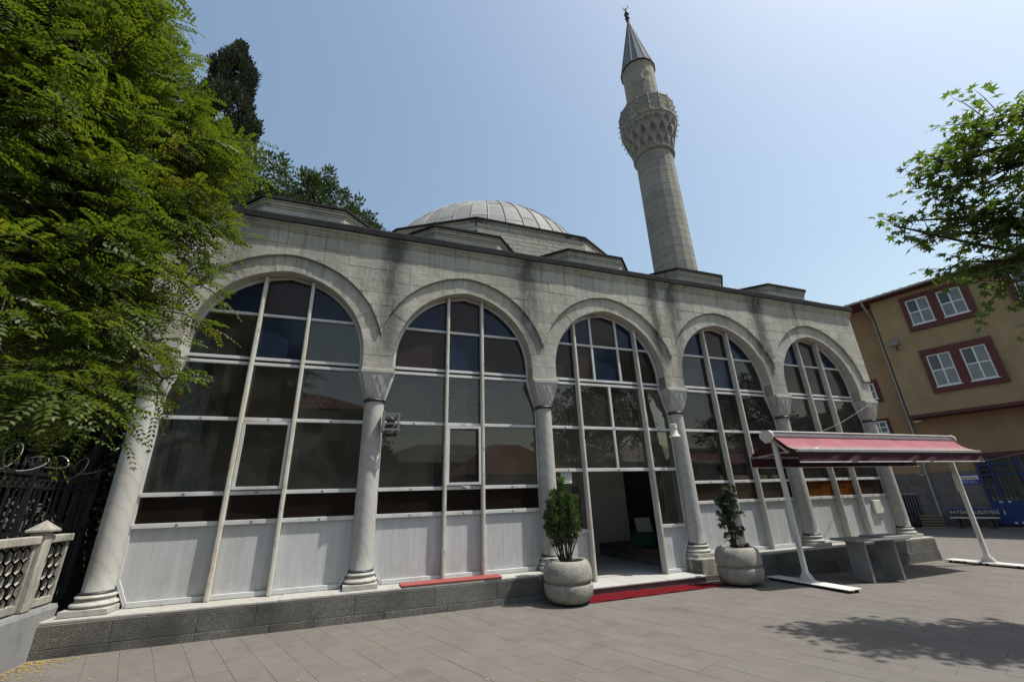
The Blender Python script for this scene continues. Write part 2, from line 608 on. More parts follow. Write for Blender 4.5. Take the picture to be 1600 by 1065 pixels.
def awning_cloth():
    t = NT('faded_awning_fabric')
    c = t.mix(t.ramp(t.noise(1.6, 5, .6, (3.2, 1, 1)), .3, .7), (.285, .118, .135), (.225, .088, .102))
    sx = t.n("ShaderNodeSeparateXYZ"); t.l(t.pos(), sx.inputs[0])
    zz = t.math('ADD', sx.outputs[2], t.math('MULTIPLY_ADD', t.noise(5, 4, .7, (2, 1, 1)), .22, -.11))
    c = t.mix(t.ramp(zz, 2.72, 2.60, 0, .75), c, (.26, .215, .20))
    c = t.mix(t.ramp(t.noise(9, 4, .7, (3, 1, .6)), .58, .75, 0, .5), c, (.27, .14, .15))
    h = t.noise(7, 3, .6, (2.2, .5, .5))
    return t.done(t.bsdf(c, .92, t.bump(h, .55, .03), 0, .1))


S['awning_top'] = awning_cloth()
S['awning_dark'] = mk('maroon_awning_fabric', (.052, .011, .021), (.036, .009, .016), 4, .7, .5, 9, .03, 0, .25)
S['white_metal'] = chipped('white_enamelled_metal', (.62, .62, .60), (.10, .06, .035), .4, (.66, .69), 9, (1, 1, .35))
S['grey_metal'] = mk('grey_metal', (.22, .22, .22), (.13, .13, .13), 8, .5, .2, 40, .003, 0, .5, .4)
S['dark_metal'] = mk('dark_metal', (.035, .034, .033), (.06, .056, .05), 8, .6, .2, 40, .003, 0, .4, .3)
S['table'] = mk('grey_marble_table', (0.243, 0.248, 0.252), (0.180, 0.184, 0.189), 5, .6, .25, 40, .004, .06, .35, stretch=(6, 6, .7), c3=(0.315, 0.320, 0.320), s3=6, a3=(.6, .75))
S['iron'] = mk('wrought_iron', (0.009, 0.009, 0.009), (0.015, 0.014, 0.013), 8, .55, .2, 50, .003, 0, .4, .2)
S['wire'] = mk('galvanised_wire', (.34, .34, .33), (.22, .22, .21), 20, .4, 0, 1, 0, 0, .5, .6)
S['cream_plastic'] = mk('cream_plastic', (.58, .56, .49), (.50, .48, .42), 5, .5, .1, 40, .003, 0, .4)
def plaster(name, a, b, stain):
    t = NT(name)
    c = t.mix(t.ramp(t.noise(1.3, 6, .65), .3, .7), a, b)
    c = t.mix(t.ramp(t.noise(1.1, 5, .7, (1.6, 1.6, .25)), .48, .78, 0, .6), c, stain)
    c = t.mix(t.ramp(t.noise(.45, 4, .6), .5, .75, 0, .5), c, tuple(k * 1.25 for k in a))
    return t.done(t.bsdf(c, .95, t.bump(t.noise(45, 4, .6), .5, .008), 0, .12))


S['plaster'] = plaster('ochre_plaster', (.320, .238, .140), (.27, .197, .114), (.19, .145, .092))
S['plaster_side'] = plaster('orange_plaster', (.315, .213, .125), (.27, .180, .102), (.19, .135, .083))
S['maroon'] = mk('maroon_paint', (.115, .038, .04), (.09, .032, .033), 4, .8, .3, 40, .005)
S['pvc'] = mk('white_pvc', (.66, .67, .68), (.60, .61, .62), 5, .35, 0)
S['gutter'] = mk('grey_gutter', (.33, .34, .35), (.25, .26, .27), 4, .5, .1, 30, .003, 0, .4, .2)
S['roof_sheet'] = mk('corrugated_roof', (.30, .31, .32), (.22, .225, .23), 4, .5, .1, 30, .003, 0, .4, .3)
S['cladding'] = mk('stone_cladding', (.155, .135, .125), (.115, .102, .097), 3, .7, .3, 40, .006, .10, .3)
S['blue'] = mk('blue_paint', (0.009, 0.035, 0.147), (0.008, 0.028, 0.115), 4, .5, .1, 40, .003, 0, .4)
S['paper'] = mk('white_paper', (.62, .62, .60), (.55, .55, .53), 8, .8, 0)
S['sign_blue'] = mk('sign_blue', (.015, .05, .30), None, rough=.4, bump=0)
S['ink'] = mk('dark_print', (.05, .05, .08), None, rough=.7, bump=0)
S['wood'] = mk('old_timber', (.26, .20, .14), (.17, .13, .09), 5, .8, .4, 50, .005, .15, .2, stretch=(1, 6, 6))
S['dark_wood'] = mk('dark_timber', (.075, .042, .028), (.05, .03, .02), 5, .6, .2, 40, .004, .1, .3)
S['inner_wall'] = mk('inner_stone_wall', (.44, .41, .36), (.36, .33, .29), 2, .9, .4, 40, .008)
S['inner_ceiling'] = mk('inner_plaster', (.50, .48, .44), (.42, .40, .37), 2, .9, .2, 30)
S['inner_floor'] = mk('inner_carpet', (.13, .105, .088), (.10, .075, .065), 4, .95, .3, 60)
S['inner_dark'] = mk('inner_dark', (.02, .019, .018), (.03, .028, .026), 3, .8, .1, 30)
S['blue_plastic'] = mk('blue_plastic', (.01, .035, .30), (.01, .03, .22), 6, .35, .4, 9, .03, 0, .5)
S['green_cloth'] = mk('green_cloth', (.03, .075, .065), (.02, .05, .045), 4, .9, .3, 20, .02)
S['bark'] = mk('tree_bark', (.085, .068, .05), (.045, .036, .028), 6, .95, .9, 25, .03, 0, .15, stretch=(3, 3, .6))
S['bark_dark'] = mk('dark_tree_bark', (.035, .029, .024), (.02, .017, .014), 6, .95, .9, 25, .03, 0, .15, stretch=(3, 3, .6))
S['leaf_locust'] = leafmat('locust_leaf', (.112, .146, .020), (.046, .078, .012), (.18, .15, .02), .50, (1.35, 1.35, .5), .5, .025)
S['leaf_plane'] = leafmat('plane_leaf', (.115, .170, .040), (.070, .115, .026), None, .48, (1.35, 1.35, .5), .5, .05)
S['leaf_laurel'] = leafmat('laurel_leaf', (.052, .078, .028), (.034, .056, .021), None, .25, (1.2, 1.3, .6), .5, .05)
S['leaf_cypress'] = leafmat('cypress_foliage', (.020, .030, .014), (.030, .040, .018), None, .15, (1.1, 1.1, .7), .7, .02)
S['leaf_shade'] = leafmat('evergreen_leaf', (.030, .052, .014), (.020, .036, .011), None, .25, (1.2, 1.3, .6), .5, .04)
S['leaf_thuja'] = leafmat('thuja_foliage', (0.062, 0.106, 0.027), (0.040, 0.073, 0.021), None, .25, (1.500, 1.625, 0.750), .6, .03)
S['leaf_thuja_dark'] = leafmat('juniper_foliage', (.035, .050, .022), (.024, .036, .017), (.07, .055, .03), .2, (1.1, 1.2, .7), .6, .03)
S['fallen'] = leafmat('fallen_leaf', (.30, .21, .04), (.36, .27, .09), None, .1, (1, 1, .6), .8, .02)
S['window_dark'] = mk('dark_window_glass', (.022, .025, .028), (.035, .038, .042), 2, .06, 0, spec=.6)
S['window_pale'] = mk('curtained_window_glass', (.16, .175, .18), (.11, .12, .125), 2, .08, 0, spec=.6)
S['tile_roof'] = mk('clay_roof_tile', (0.135, 0.050, 0.029), (0.099, 0.038, 0.023), 5, .85, .3, 40, .006, .15)
S['house_wall'] = mk('pale_house_plaster', (.46, .43, .37), (.38, .35, .30), 2, .9, .3, 30)


def film(name, c, emit=None, alpha=.35):
    """coloured film glued on the panes: dull, mostly opaque"""
    t = NT(name)
    df = t.bsdf(t.mix(t.ramp(t.noise(.8, 3, .6), .3, .7), c, tuple(k * .75 for k in c)), .12, t.bump(t.noise(.9, 2, .5), .03, .05), 0, .35)
    tr = t.n("ShaderNodeBsdfTransparent"); tr.inputs[0].default_value = (*[min(1, k * 9) for k in c], 1)
    mx = t.n("ShaderNodeMixShader"); mx.inputs[0].default_value = alpha
    t.l(df, mx.inputs[1]); t.l(tr.outputs[0], mx.inputs[2])
    return t.done(mx.outputs[0])


S['film_blue'] = film('blue_film', (.021, .032, .060))
S['film_brown'] = film('brown_film', (.048, .033, .026))
S['film_dark'] = film('dark_brown_film', (.022, .015, .011))
S['film_amber'] = film('amber_film', (.11, .050, .012), alpha=.5)

# ================================================================== ground and paving
def g(x):
    t = min(1.0, max(0.0, (x - 10.5) / 5.0))
    return -0.15 * t * t * (3 - 2 * t)


def sheet(name, xs, ys, dz, mat, parent=None):
    v = [(x, y, g(x) + dz) for x in xs for y in ys]
    ny = len(ys)
    f = [(i * ny + j, (i + 1) * ny + j, (i + 1) * ny + j + 1, i * ny + j + 1) for i in range(len(xs) - 1) for j in range(ny - 1)]
    me = mesh_only(name, v, f, mat)
    return link(name, me, parent)


xs = [-900, -200, -60, -20, -8, 0, 5, 10.5] + [10.5 + .5 * k for k in range(1, 11)] + [20, 30, 45, 80, 250, 900]
ground = tag(sheet('ground', xs, [-900, -200, -60, -20, 0, 30, 80, 250, 900], -.06, S['ground']), kind='structure')
pavement = tag(sheet('pavement', [-0.45] + [k * 1.0 for k in range(1, 30)] + [29.5, 33], [-22, -12, -8, -5, -3, -1.5, 0.0, .3], -.006, S['joint']),
               kind='structure')
back_pavement = tag(sheet('side_pavement', [18.96, 22, 26, 33], [.3, 4, 9, 24], -.006, S['joint']), kind='structure')

def clip_half(p, ax, v, sg):
    out = []
    for i in range(len(p)):
        a, b = p[i - 1], p[i]
        ia, ib = sg * (a[ax] - v) >= 0, sg * (b[ax] - v) >= 0
        if ia != ib:
            t = (v - a[ax]) / (b[ax] - a[ax])
            out.append((a[0] + (b[0] - a[0]) * t, a[1] + (b[1] - a[1]) * t))
        if ib: out.append(b)
    return out


# paving slabs laid in staggered rows, joints about 70 degrees to the facade
PA = R(-70.0)
pd = (math.cos(PA), math.sin(PA)); pn = (-pd[1], pd[0])
PW, PL = .335, .66
pav = []
for i in range(-10, 100):
    for j in range(-20, 60):
        a = i * PW
        b = j * PL + (PL / 2 if i % 2 else 0) + (hash((i * 7919) % 97) % 7) * .03
        cs = []
        for da, db in ((0, 0), (1, 0), (1, 1), (0, 1)):
            gap = .0012
            aa = a + (gap if da == 0 else PW - gap); bb = b + (gap if db == 0 else PL - gap)
            cs.append((pn[0] * aa + pd[0] * bb - .9, pn[1] * aa + pd[1] * bb + .0))
        cx = sum(c[0] for c in cs) / 4; cy = sum(c[1] for c in cs) / 4
        if not (-.9 < cx < 32 and -12 < cy < 22): continue
        cs = clip_half(cs, 0, -.425, 1)
        if cx < 19.6: cs = clip_half(cs, 1, -.193, -1) if cx < 19.0 and cy < .3 else clip_half(cs, 0, 18.995, 1)
        if len(cs) < 3 or abs(area2(cs)) < .012: continue
        q = screen_xy((cx, cy, g(cx)))
        sz = 0
        if q and -40 < q[0] < 1640 and -40 < q[1] < 1110:
            pr = [screen_xy((c[0], c[1], g(c[0]))) for c in cs]
            if all(pr): sz = abs(area2([(p[0], p[1]) for p in pr])) / 2
        pav.append((sz, cs))
pav.sort(key=lambda t: -t[0])


def paver_vf(cs):
    dz = random.uniform(-.0012, .0008)
    tx, ty = random.uniform(-.002, .002), random.uniform(-.002, .002)
    n = len(cs); cx = sum(c[0] for c in cs) / n; cy = sum(c[1] for c in cs) / n
    v = []
    for ins, z in ((.0015, 0.0), (0, -.002), (0, -.03)):
        for c in cs:
            dx, dy = cx - c[0], cy - c[1]; L = math.hypot(dx, dy)
            x = c[0] + dx / L * ins; y = c[1] + dy / L * ins
            v.append((x, y, g(x) + z + dz + (x - cx) * tx + (y - cy) * ty))
    f = [tuple(range(n))] + [(k * n + (i + 1) % n, k * n + i, k * n + n + i, k * n + n + (i + 1) % n) for k in range(2) for i in range(n)]
    if area2(cs) < 0: f = [t[::-1] for t in f]
    return v, f


for sz, cs in pav[:300]:
    v, f = paver_vf(cs)
    link('paving_slab', mesh_only('paving_slab', v, f, S['paver']), pavement)
mb = MB()
for sz, cs in pav[300:]:
    mb.add(*paver_vf(cs))
tag(mb.obj('paving_slabs', S['paver'], pavement), kind='stuff')

# ================================================================== mosque
mosque = thing('mosque', (9.24, 4.0, 0), 'limestone mosque with a five-arched glazed portico and a lead dome behind', 'mosque')
BAY = 3.6959
COLX = [i * BAY for i in range(6)]
XC = [(i + .5) * BAY for i in range(5)]
ZS, RI, RO, EC = 4.64, 1.545, 1.90, .12       # arch springing, inner and outer half widths, offset of the two centres
XL, XR = -.32, 18.80
ZTOP = 7.2
YF = 0.0                                       # spandrel face
YV = .06                                      # voussoir face, a little behind
YB = .52


def arc_half(z, r):
    """half width of the pointed arch at height z"""
    if z <= ZS: return r
    q = (r + EC) ** 2 - (z - ZS) ** 2
    return max(0.0, math.sqrt(q) - EC) if q > 0 else 0.0


def arc_z(dx, r):
    """height of the arch line at distance dx from the bay axis"""
    q = (r + EC) ** 2 - (abs(dx) + EC) ** 2
    return ZS + math.sqrt(q) if q > 0 else ZS


def f_out(x):
    if x < 0 or x > COLX[5]: return 4.95
    i = min(4, int(x / BAY))
    return max(4.95, arc_z(x - XC[i], RO))


wall = None
# mortar core behind the blocks
mb = MB()
N = 400
xs = [XL + .01 + (XR - XL - .02) * k / N for k in range(N + 1)]
for k in range(N):
    x0, x1 = xs[k], xs[k + 1]
    a, b = f_out(x0) + .01, f_out(x1) + .01
    vs = [(x0, .008, a), (x1, .008, b), (x1, .008, ZTOP), (x0, .008, ZTOP), (x0, YB, a), (x1, YB, b), (x1, YB, ZTOP), (x0, YB, ZTOP)]
    mb.add(vs, [(0, 1, 2, 3), (5, 4, 7, 6), (0, 4, 5, 1)] + ([(0, 3, 7, 4)] if k == 0 else []) + ([(1, 5, 6, 2)] if k == N - 1 else []))
wall = mb.obj('facade_wall', S['facade_mortar'], mosque)

# ashlar blocks: two tall courses under the cornice, thinner ones lower down
courses = [7.2, 6.90, 6.60, 6.31, 6.03, 5.75, 5.48, 5.21, 4.95]
rs = random.Random(3)
for ci in range(len(courses) - 1):
    z1, z0 = courses[ci], courses[ci + 1]
    x = XL
    first = True
    while x < XR - .01:
        w = rs.uniform(.62, 1.02) if not first else rs.uniform(.35, .9)
        first = False
        xe = x + w
        if XR - xe < .35: xe = XR
        # clip by the arch line
        n = 22
        pts = [x + (xe - x) * k / n for k in range(n + 1)]
        seg = []
        for px in pts + [None]:
            ok = px is not None and f_out(px) < z1 - .035
            if ok: seg.append(px)
            if (not ok) and seg:
                if len(seg) > 2 and seg[-1] - seg[0] > .06:
                    gap = .0018
                    a, b = seg[0] + gap, seg[-1] - gap
                    q = [a] + [s for s in seg if a < s < b] + [b]
                    bot = [(s, max(z0 + gap, f_out(s) + .006)) for s in q]
                    # straight bottoms need no inner points
                    if all(abs(p[1] - (z0 + gap)) < 1e-6 for p in bot): bot = [bot[0], bot[-1]]
                    poly = bot + [(b, z1 - gap), (a, z1 - gap)]
                    y0 = YF + rs.uniform(-.004, .003)
                    mb = MB().prism(poly, y0, .20, .0025)
                    mb.obj('ashlar_block', S['stone'], wall)
                seg = []
        x = xe

# arches: wedge-shaped stones
for i, xc in enumerate(XC):
    core = MB()
    A = MB()
    n = 9
    ring = []
    for side in (-1, 1):
        cxx = xc - side * EC                       # centre of this side's arc
        r0, r1 = RI + EC, RO + EC
        a_in = math.acos(EC / r0); a_out = math.acos(EC / r1)
        for k in range(n):
            t0, t1 = k / n, (k + 1) / n
            pin = []; pout = []
            for t in (t0, (t0 + t1) / 2, t1):
                ai, ao = a_in * t, a_out * t
                pin.append((cxx + side * r0 * math.cos(ai), ZS + r0 * math.sin(ai)))
                px = cxx + side * r1 * math.cos(ao); pz = ZS + r1 * math.sin(ao)
                if not (i == 0 and side < 0) and not (i == 4 and side > 0):
                    px = min(max(px, xc - BAY / 2), xc + BAY / 2)
                else:
                    px = min(max(px, XL + .0), XR)
                pout.append((px, pz))
            ring.append((pin, pout))
    core_p = []
    for pin, pout in ring:
        core.prism(pin + pout[::-1], YV + .009, YB, 0)
    arch = core.obj('arch', S['facade_mortar'], mosque)
    for pin, pout in ring:
        p = clean(pin + pout[::-1])
        if area2(p) < 0: p = p[::-1]
        q = inset(p, .0014)
        y0 = YV + random.uniform(-.003, .003)
        MB().prism(q, y0, YB + .01, .0025, back=True).obj('voussoir', S['voussoir'], arch)

# pier blocks between abacus and arches
for k, cx in enumerate(COLX):
    x0, x1 = cx - (BAY / 2 - RI), cx + (BAY / 2 - RI)
    if k == 0: x0 = XL + .01
    if k == 5: x1 = XR - .01
    zt = ZS if 0 < k < 5 else ZS
    mb = MB().prism([(x0, 4.335), (x1, 4.335), (x1, ZS - .004), (x0, ZS - .004)], YV, YB + .008, .006, back=True)
    if k == 0: mb.prism([(XL + .01, ZS), (-.005, ZS), (-.005, 4.945), (XL + .01, 4.945)], YV, YB + .006, .006, back=True)
    if k == 5: mb.prism([(COLX[5] + .055, ZS), (XR - .01, ZS), (XR - .01, 4.945), (COLX[5] + .055, 4.945)], YV, YB + .006, .006, back=True)
    mb.obj('pier_block', S['voussoir'], mosque)

# cornice: moulded stones under a lead drip edge
prof = [(.02, 7.2), (-.012, 7.2), (-.02, 7.235), (-.038, 7.25), (-.04, 7.275), (-.062, 7.31), (-.085, 7.325), (-.088, 7.372), (.02, 7.372)]
cor_core = MB().box(XL, XR, .012, YB, 7.205, 7.36)
cornice = cor_core.obj('cornice', S['mortar'], mosque)
x = XL - .05
while x < XR:
    xe = min(x + rs.uniform(.85, 1.25), XR + .06)
    if XR + .06 - xe < .4: xe = XR + .06
    a, b = x + .002, xe - .002
    n = len(prof)
    vs = [(a, p[0], p[1]) for p in prof] + [(b, p[0], p[1]) for p in prof]
    fs = [tuple(range(n)), tuple(range(2 * n - 1, n - 1, -1))] + [((k + 1) % n, k, n + k, n + (k + 1) % n) for k in range(n)]
    MB().add(vs, fs).obj('cornice_stone', S['trim'], cornice)
    x = xe
    if xe >= XR + .05: break
# cornice returns along both end walls
MB().box(XR, XR + .07, .02, 4.3, 7.22, 7.37, .02).obj('cornice_return', S['trim'], cornice)
MB().box(XL - .07, XL, .02, 4.3, 7.22, 7.37, .02).obj('cornice_return', S['trim'], cornice)
# lead roof with a rolled edge
mb = MB()
px = [XL - .09 + (XR - XL + .18) * k / 60 for k in range(61)]
pr = [(-.09, 7.374), (-.125, 7.376), (-.13, 7.50), (-.122, 7.525), (-.06, 7.53), (4.3, 7.62), (4.3, 7.5), (-.06, 7.42)]
vs = []
for xx in px:
    wz = .006 * math.sin(xx * 3.1) + random.uniform(-.004, .004)
    vs += [(xx, a + (wz * .5 if a < 0 else 0), b + wz) for a, b in pr]
n = len(pr)
fs = [(k * n + (j + 1) % n, k * n + j, (k + 1) * n + j, (k + 1) * n + (j + 1) % n) for k in range(60) for j in range(n)]
fs += [tuple(range(n)), tuple(60 * n + j for j in range(n))[::-1]]
MB().add(vs, fs).obj('portico_roof', S['lead_dark'], mosque)

# octagonal drums of the portico domes
def poly_prism(mb, pts, z0, z1):
    n = len(pts)
    vs = [(p[0], p[1], z0) for p in pts] + [(p[0], p[1], z1) for p in pts]
    fs = [tuple(range(n))[::-1], tuple(range(n, 2 * n))] + [(k, (k + 1) % n, n + (k + 1) % n, n + k) for k in range(n)]
    return mb.add(vs, fs)


def octo(cx, cy, h, c):
    return [(cx - c, cy - h), (cx + c, cy - h), (cx + h, cy - c), (cx + h, cy + c), (cx + c, cy + h), (cx - c, cy + h), (cx - h, cy + c), (cx - h, cy - c)]


OCX = [1.88, 5.62, 9.30, 12.97, 16.62]
for cx in OCX:
    h, c = 1.62, .84
    cy = .30 + h
    mb = MB(); poly_prism(mb, octo(cx, cy, h - .05, c - .02), 7.45, 7.98)
    dr = mb.obj('bay_drum', S['drum'], mosque)
    mb = MB(); poly_prism(mb, octo(cx, cy, h - .035, c - .014), 7.98, 8.03); poly_prism(mb, octo(cx, cy, h - .015, c - .006), 8.032, 8.10)
    poly_prism(mb, octo(cx, cy, h, c), 8.102, 8.15)
    mb.obj('drum_cornice', S['trim'], dr)
    mb = MB(); poly_prism(mb, octo(cx, cy, h + .045, c + .02), 8.152, 8.205)
    top = octo(cx, cy, h + .03, c + .012)
    vs = [(p[0], p[1], 8.205) for p in top] + [(p[0] * .3 + cx * .7, p[1] * .3 + cy * .7, 8.52) for p in top]
    mb.add(vs, [(k, (k + 1) % 8, 8 + (k + 1) % 8, 8 + k) for k in range(8)] + [tuple(range(8, 16))])
    mb.obj('lead_cap', S['lead_dark'], dr)

# prayer hall, twelve-sided drum and dome
HX, HY = 9.24, 11.0
MB().box(2.6, 15.9, 4.3, 18.6, -.1, 9.9).box(2.5, 16.0, 4.2, 18.7, 9.9, 10.02).obj('prayer_hall_wall', S['drum'], mosque)


def dodeca(h, c):
    """12 corners, front side half width c at distance h"""
    k = (h - c) / (math.cos(R(30)) + math.cos(R(60)))
    q = []
    for rot in range(4):
        ca, sa = math.cos(rot * math.pi / 2), math.sin(rot * math.pi / 2)
        for x, y in ((c, -h), (c + k * math.cos(R(30)), -h + k * math.sin(R(30))), (h, -c)):
            q.append((HX + x * ca - y * sa, HY + x * sa + y * ca))
    return q


mb = MB(); poly_prism(mb, dodeca(6.57, 2.255), 9.9, 11.62)
drum = mb.obj('dome_drum', S['mortar'], mosque)
dd = dodeca(6.60, 2.27)
nb = 0
for s in (11, 10, 0, 1, 8, 9, 2):
    a = Vector((*dd[s], 0)); b = Vector((*dd[(s + 1) % 12], 0))
    if (b - a).cross(Vector((0, 0, 1))).dot(Vector((CAM_LOC[0] - a.x, CAM_LOC[1] - a.y, 0))) < 0: continue
    L = (b - a).length; d = (b - a) / L; nrm = d.cross(Vector((0, 0, 1)))
    for r in range(9):
        z0 = 10.03 + r * .177; z1 = z0 + .172
        x = -(.27 if r % 2 else 0.0)
        while x < L - .02:
            x0, x1 = max(0, x) + .005, min(L, x + .62) - .005
            x += .62
            if x1 - x0 < .06: continue
            pr_ = MB().prism([(x0, z0 + .003), (x1, z0 + .003), (x1, z1 - .003), (x0, z1 - .003)], -.02 + random.uniform(-.003, .003), .03, .005)
            pr_.v = [tuple(a + d * p[0] - nrm * p[1] + Vector((0, 0, p[2]))) for p in pr_.v]
            pr_.obj('drum_block', S['drum'], drum); nb += 1
mb = MB(); poly_prism(mb, dodeca(6.62, 2.275), 11.622, 11.67); poly_prism(mb, dodeca(6.65, 2.285), 11.672, 11.74)
mb.obj('drum_cornice', S['trim'], drum)
mb = MB(); poly_prism(mb, dodeca(6.71, 2.305), 11.742, 11.81)
mb.obj('lead_edge', S['lead_dark'], drum)

DC = Vector((HX, HY, 10.3)); DR = 6.2
nm = 48
prof = []
phi0 = math.asin((11.78 - 10.3) / DR)
mb = MB().lathe([((DR - .03) * math.cos(phi0 + (math.pi / 2 - phi0) * k / 14), (DR - .03) * math.sin(phi0 + (math.pi / 2 - phi0) * k / 14)) for k in range(15)][:-1] + [(.02, DR - .03)], 72, DC)
dome = mb.obj('dome', S['lead_dark'], mosque, 60)
brk = [phi0 - .01, phi0 + .20, phi0 + .44, phi0 + .75, phi0 + 1.06]
for m in range(nm):
    a0, a1 = 2 * math.pi * m / nm, 2 * math.pi * (m + 1) / nm
    mid = (a0 + a1) / 2
    if math.sin(mid) > .55: continue            # far side, out of sight
    for q in range(4):
        p0 = brk[q] + (.035 * math.sin(m * 2.3) if q else 0); p1 = brk[q + 1] + .035 * math.sin(m * 2.3)
        rr = DR - .004 * q + random.uniform(-.006, .004)
        vs = []; nu, nv = 4, 4
        for u_ in range(nu + 1):
            for w_ in range(nv + 1):
                a = a0 + (a1 - a0) * (.02 + .96 * w_ / nv); p = p0 + (p1 - p0) * u_ / nu
                rb = rr + (0.012 if u_ == 0 else 0)
                vs.append(tuple(DC + Vector((math.cos(a) * math.cos(p), math.sin(a) * math.cos(p), math.sin(p))) * rb))
        fs = [(i * (nv + 1) + j, i * (nv + 1) + j + 1, (i + 1) * (nv + 1) + j + 1, (i + 1) * (nv + 1) + j) for i in range(nu) for j in range(nv)]
        link('lead_sheet', mesh_only('lead_sheet', vs, fs, S['lead'], 60), dome)
    pts = [tuple(DC + Vector((math.cos(a0) * math.cos(p), math.sin(a0) * math.cos(p), math.sin(p))) * (DR + .012)) for p in [phi0 + (1.5 - phi0) * k / 14 for k in range(15)]]
    MB().tube(pts, .032, 6).obj('lead_roll', S['lead'], dome, 60)
# pointed flaps at the foot of the dome
# ------------------------------------------------------------------ stylobate
styl_core = MB()
for a, b in ((-.44, 7.78), (10.76, 18.92)):
    styl_core.box(a, b, -.155, 4.2, -.3, .405)
styl_core.box(7.78, 10.76, .1, 4.2, -.3, .08)
stylobate = styl_core.obj('stylobate', S['mortar'], mosque)


def course_blocks(x0, x1, z0, z1, wmin, wmax, yf, mat, parent, name='plinth_block', seed=1):
    r_ = random.Random(seed); x = x0
    while x < x1 - .01:
        xe = x + r_.uniform(wmin, wmax)
        if x1 - xe < wmin * .6: xe = x1
        MB().prism([(x + .003, z0 + .003), (xe - .003, z0 + .003), (xe - .003, z1 - .003), (x + .003, z1 - .003)], yf + r_.uniform(-.006, .005), .12, .004).obj(name, mat, parent)
        x = xe


course_blocks(-.46, 7.80, .105, .385, .7, 1.5, -.175, S['plinth'], stylobate, seed=4)
course_blocks(-.46, 7.80, -.05, .105, .6, 1.1, -.185, S['plinth'], stylobate, seed=5)
course_blocks(10.74, 18.96, .105, .385, .9, 1.6, -.175, S['plinth'], stylobate, seed=6)
course_blocks(10.74, 18.96, -.2, .105, .8, 1.4, -.20, S['plinth'], stylobate, seed=7)
MB().box(18.92, 18.99, -.17, 4.2, -.3, .39, .02).obj('plinth_end', S['plinth'], stylobate)
# pale top slabs
for (a, b, sd) in ((-.46, 7.80, 8), (10.74, 18.96, 9)):
    r_ = random.Random(sd); x = a
    while x < b - .01:
        xe = min(b, x + r_.uniform(1.1, 1.9))
        if b - xe < .6: xe = b
        MB().box(x + .002, xe - .002, -.165 + r_.uniform(-.01, .01), .62, .387, .432 + r_.uniform(-.003, .003), .01).obj('top_slab', S['base_marble'], stylobate)
        x = xe
# door step: maroon riser, marble threshold
MB().box(7.81, 10.73, -.28, .1, -.05, .10, .008).obj('step_riser', S['riser'], stylobate)
for k in range(3):
    a = 7.81 + k * .973
    MB().box(a + .002, a + .971, -.30, .62, .102, .138, .008).obj('threshold_slab', S['floor_marble'], stylobate)

# ------------------------------------------------------------------ columns
YC = .235


def ring_at(mb, r0, z0, h, c, n=28):
    """half-round torus"""
    pr_ = [(r0 - .02, z0)] + [(r0 + h * .5 * math.sin(math.pi * k / 6), z0 + h * k / 6) for k in range(7)] + [(r0 - .02, z0 + h)]
    return mb.lathe(pr_, n, c)


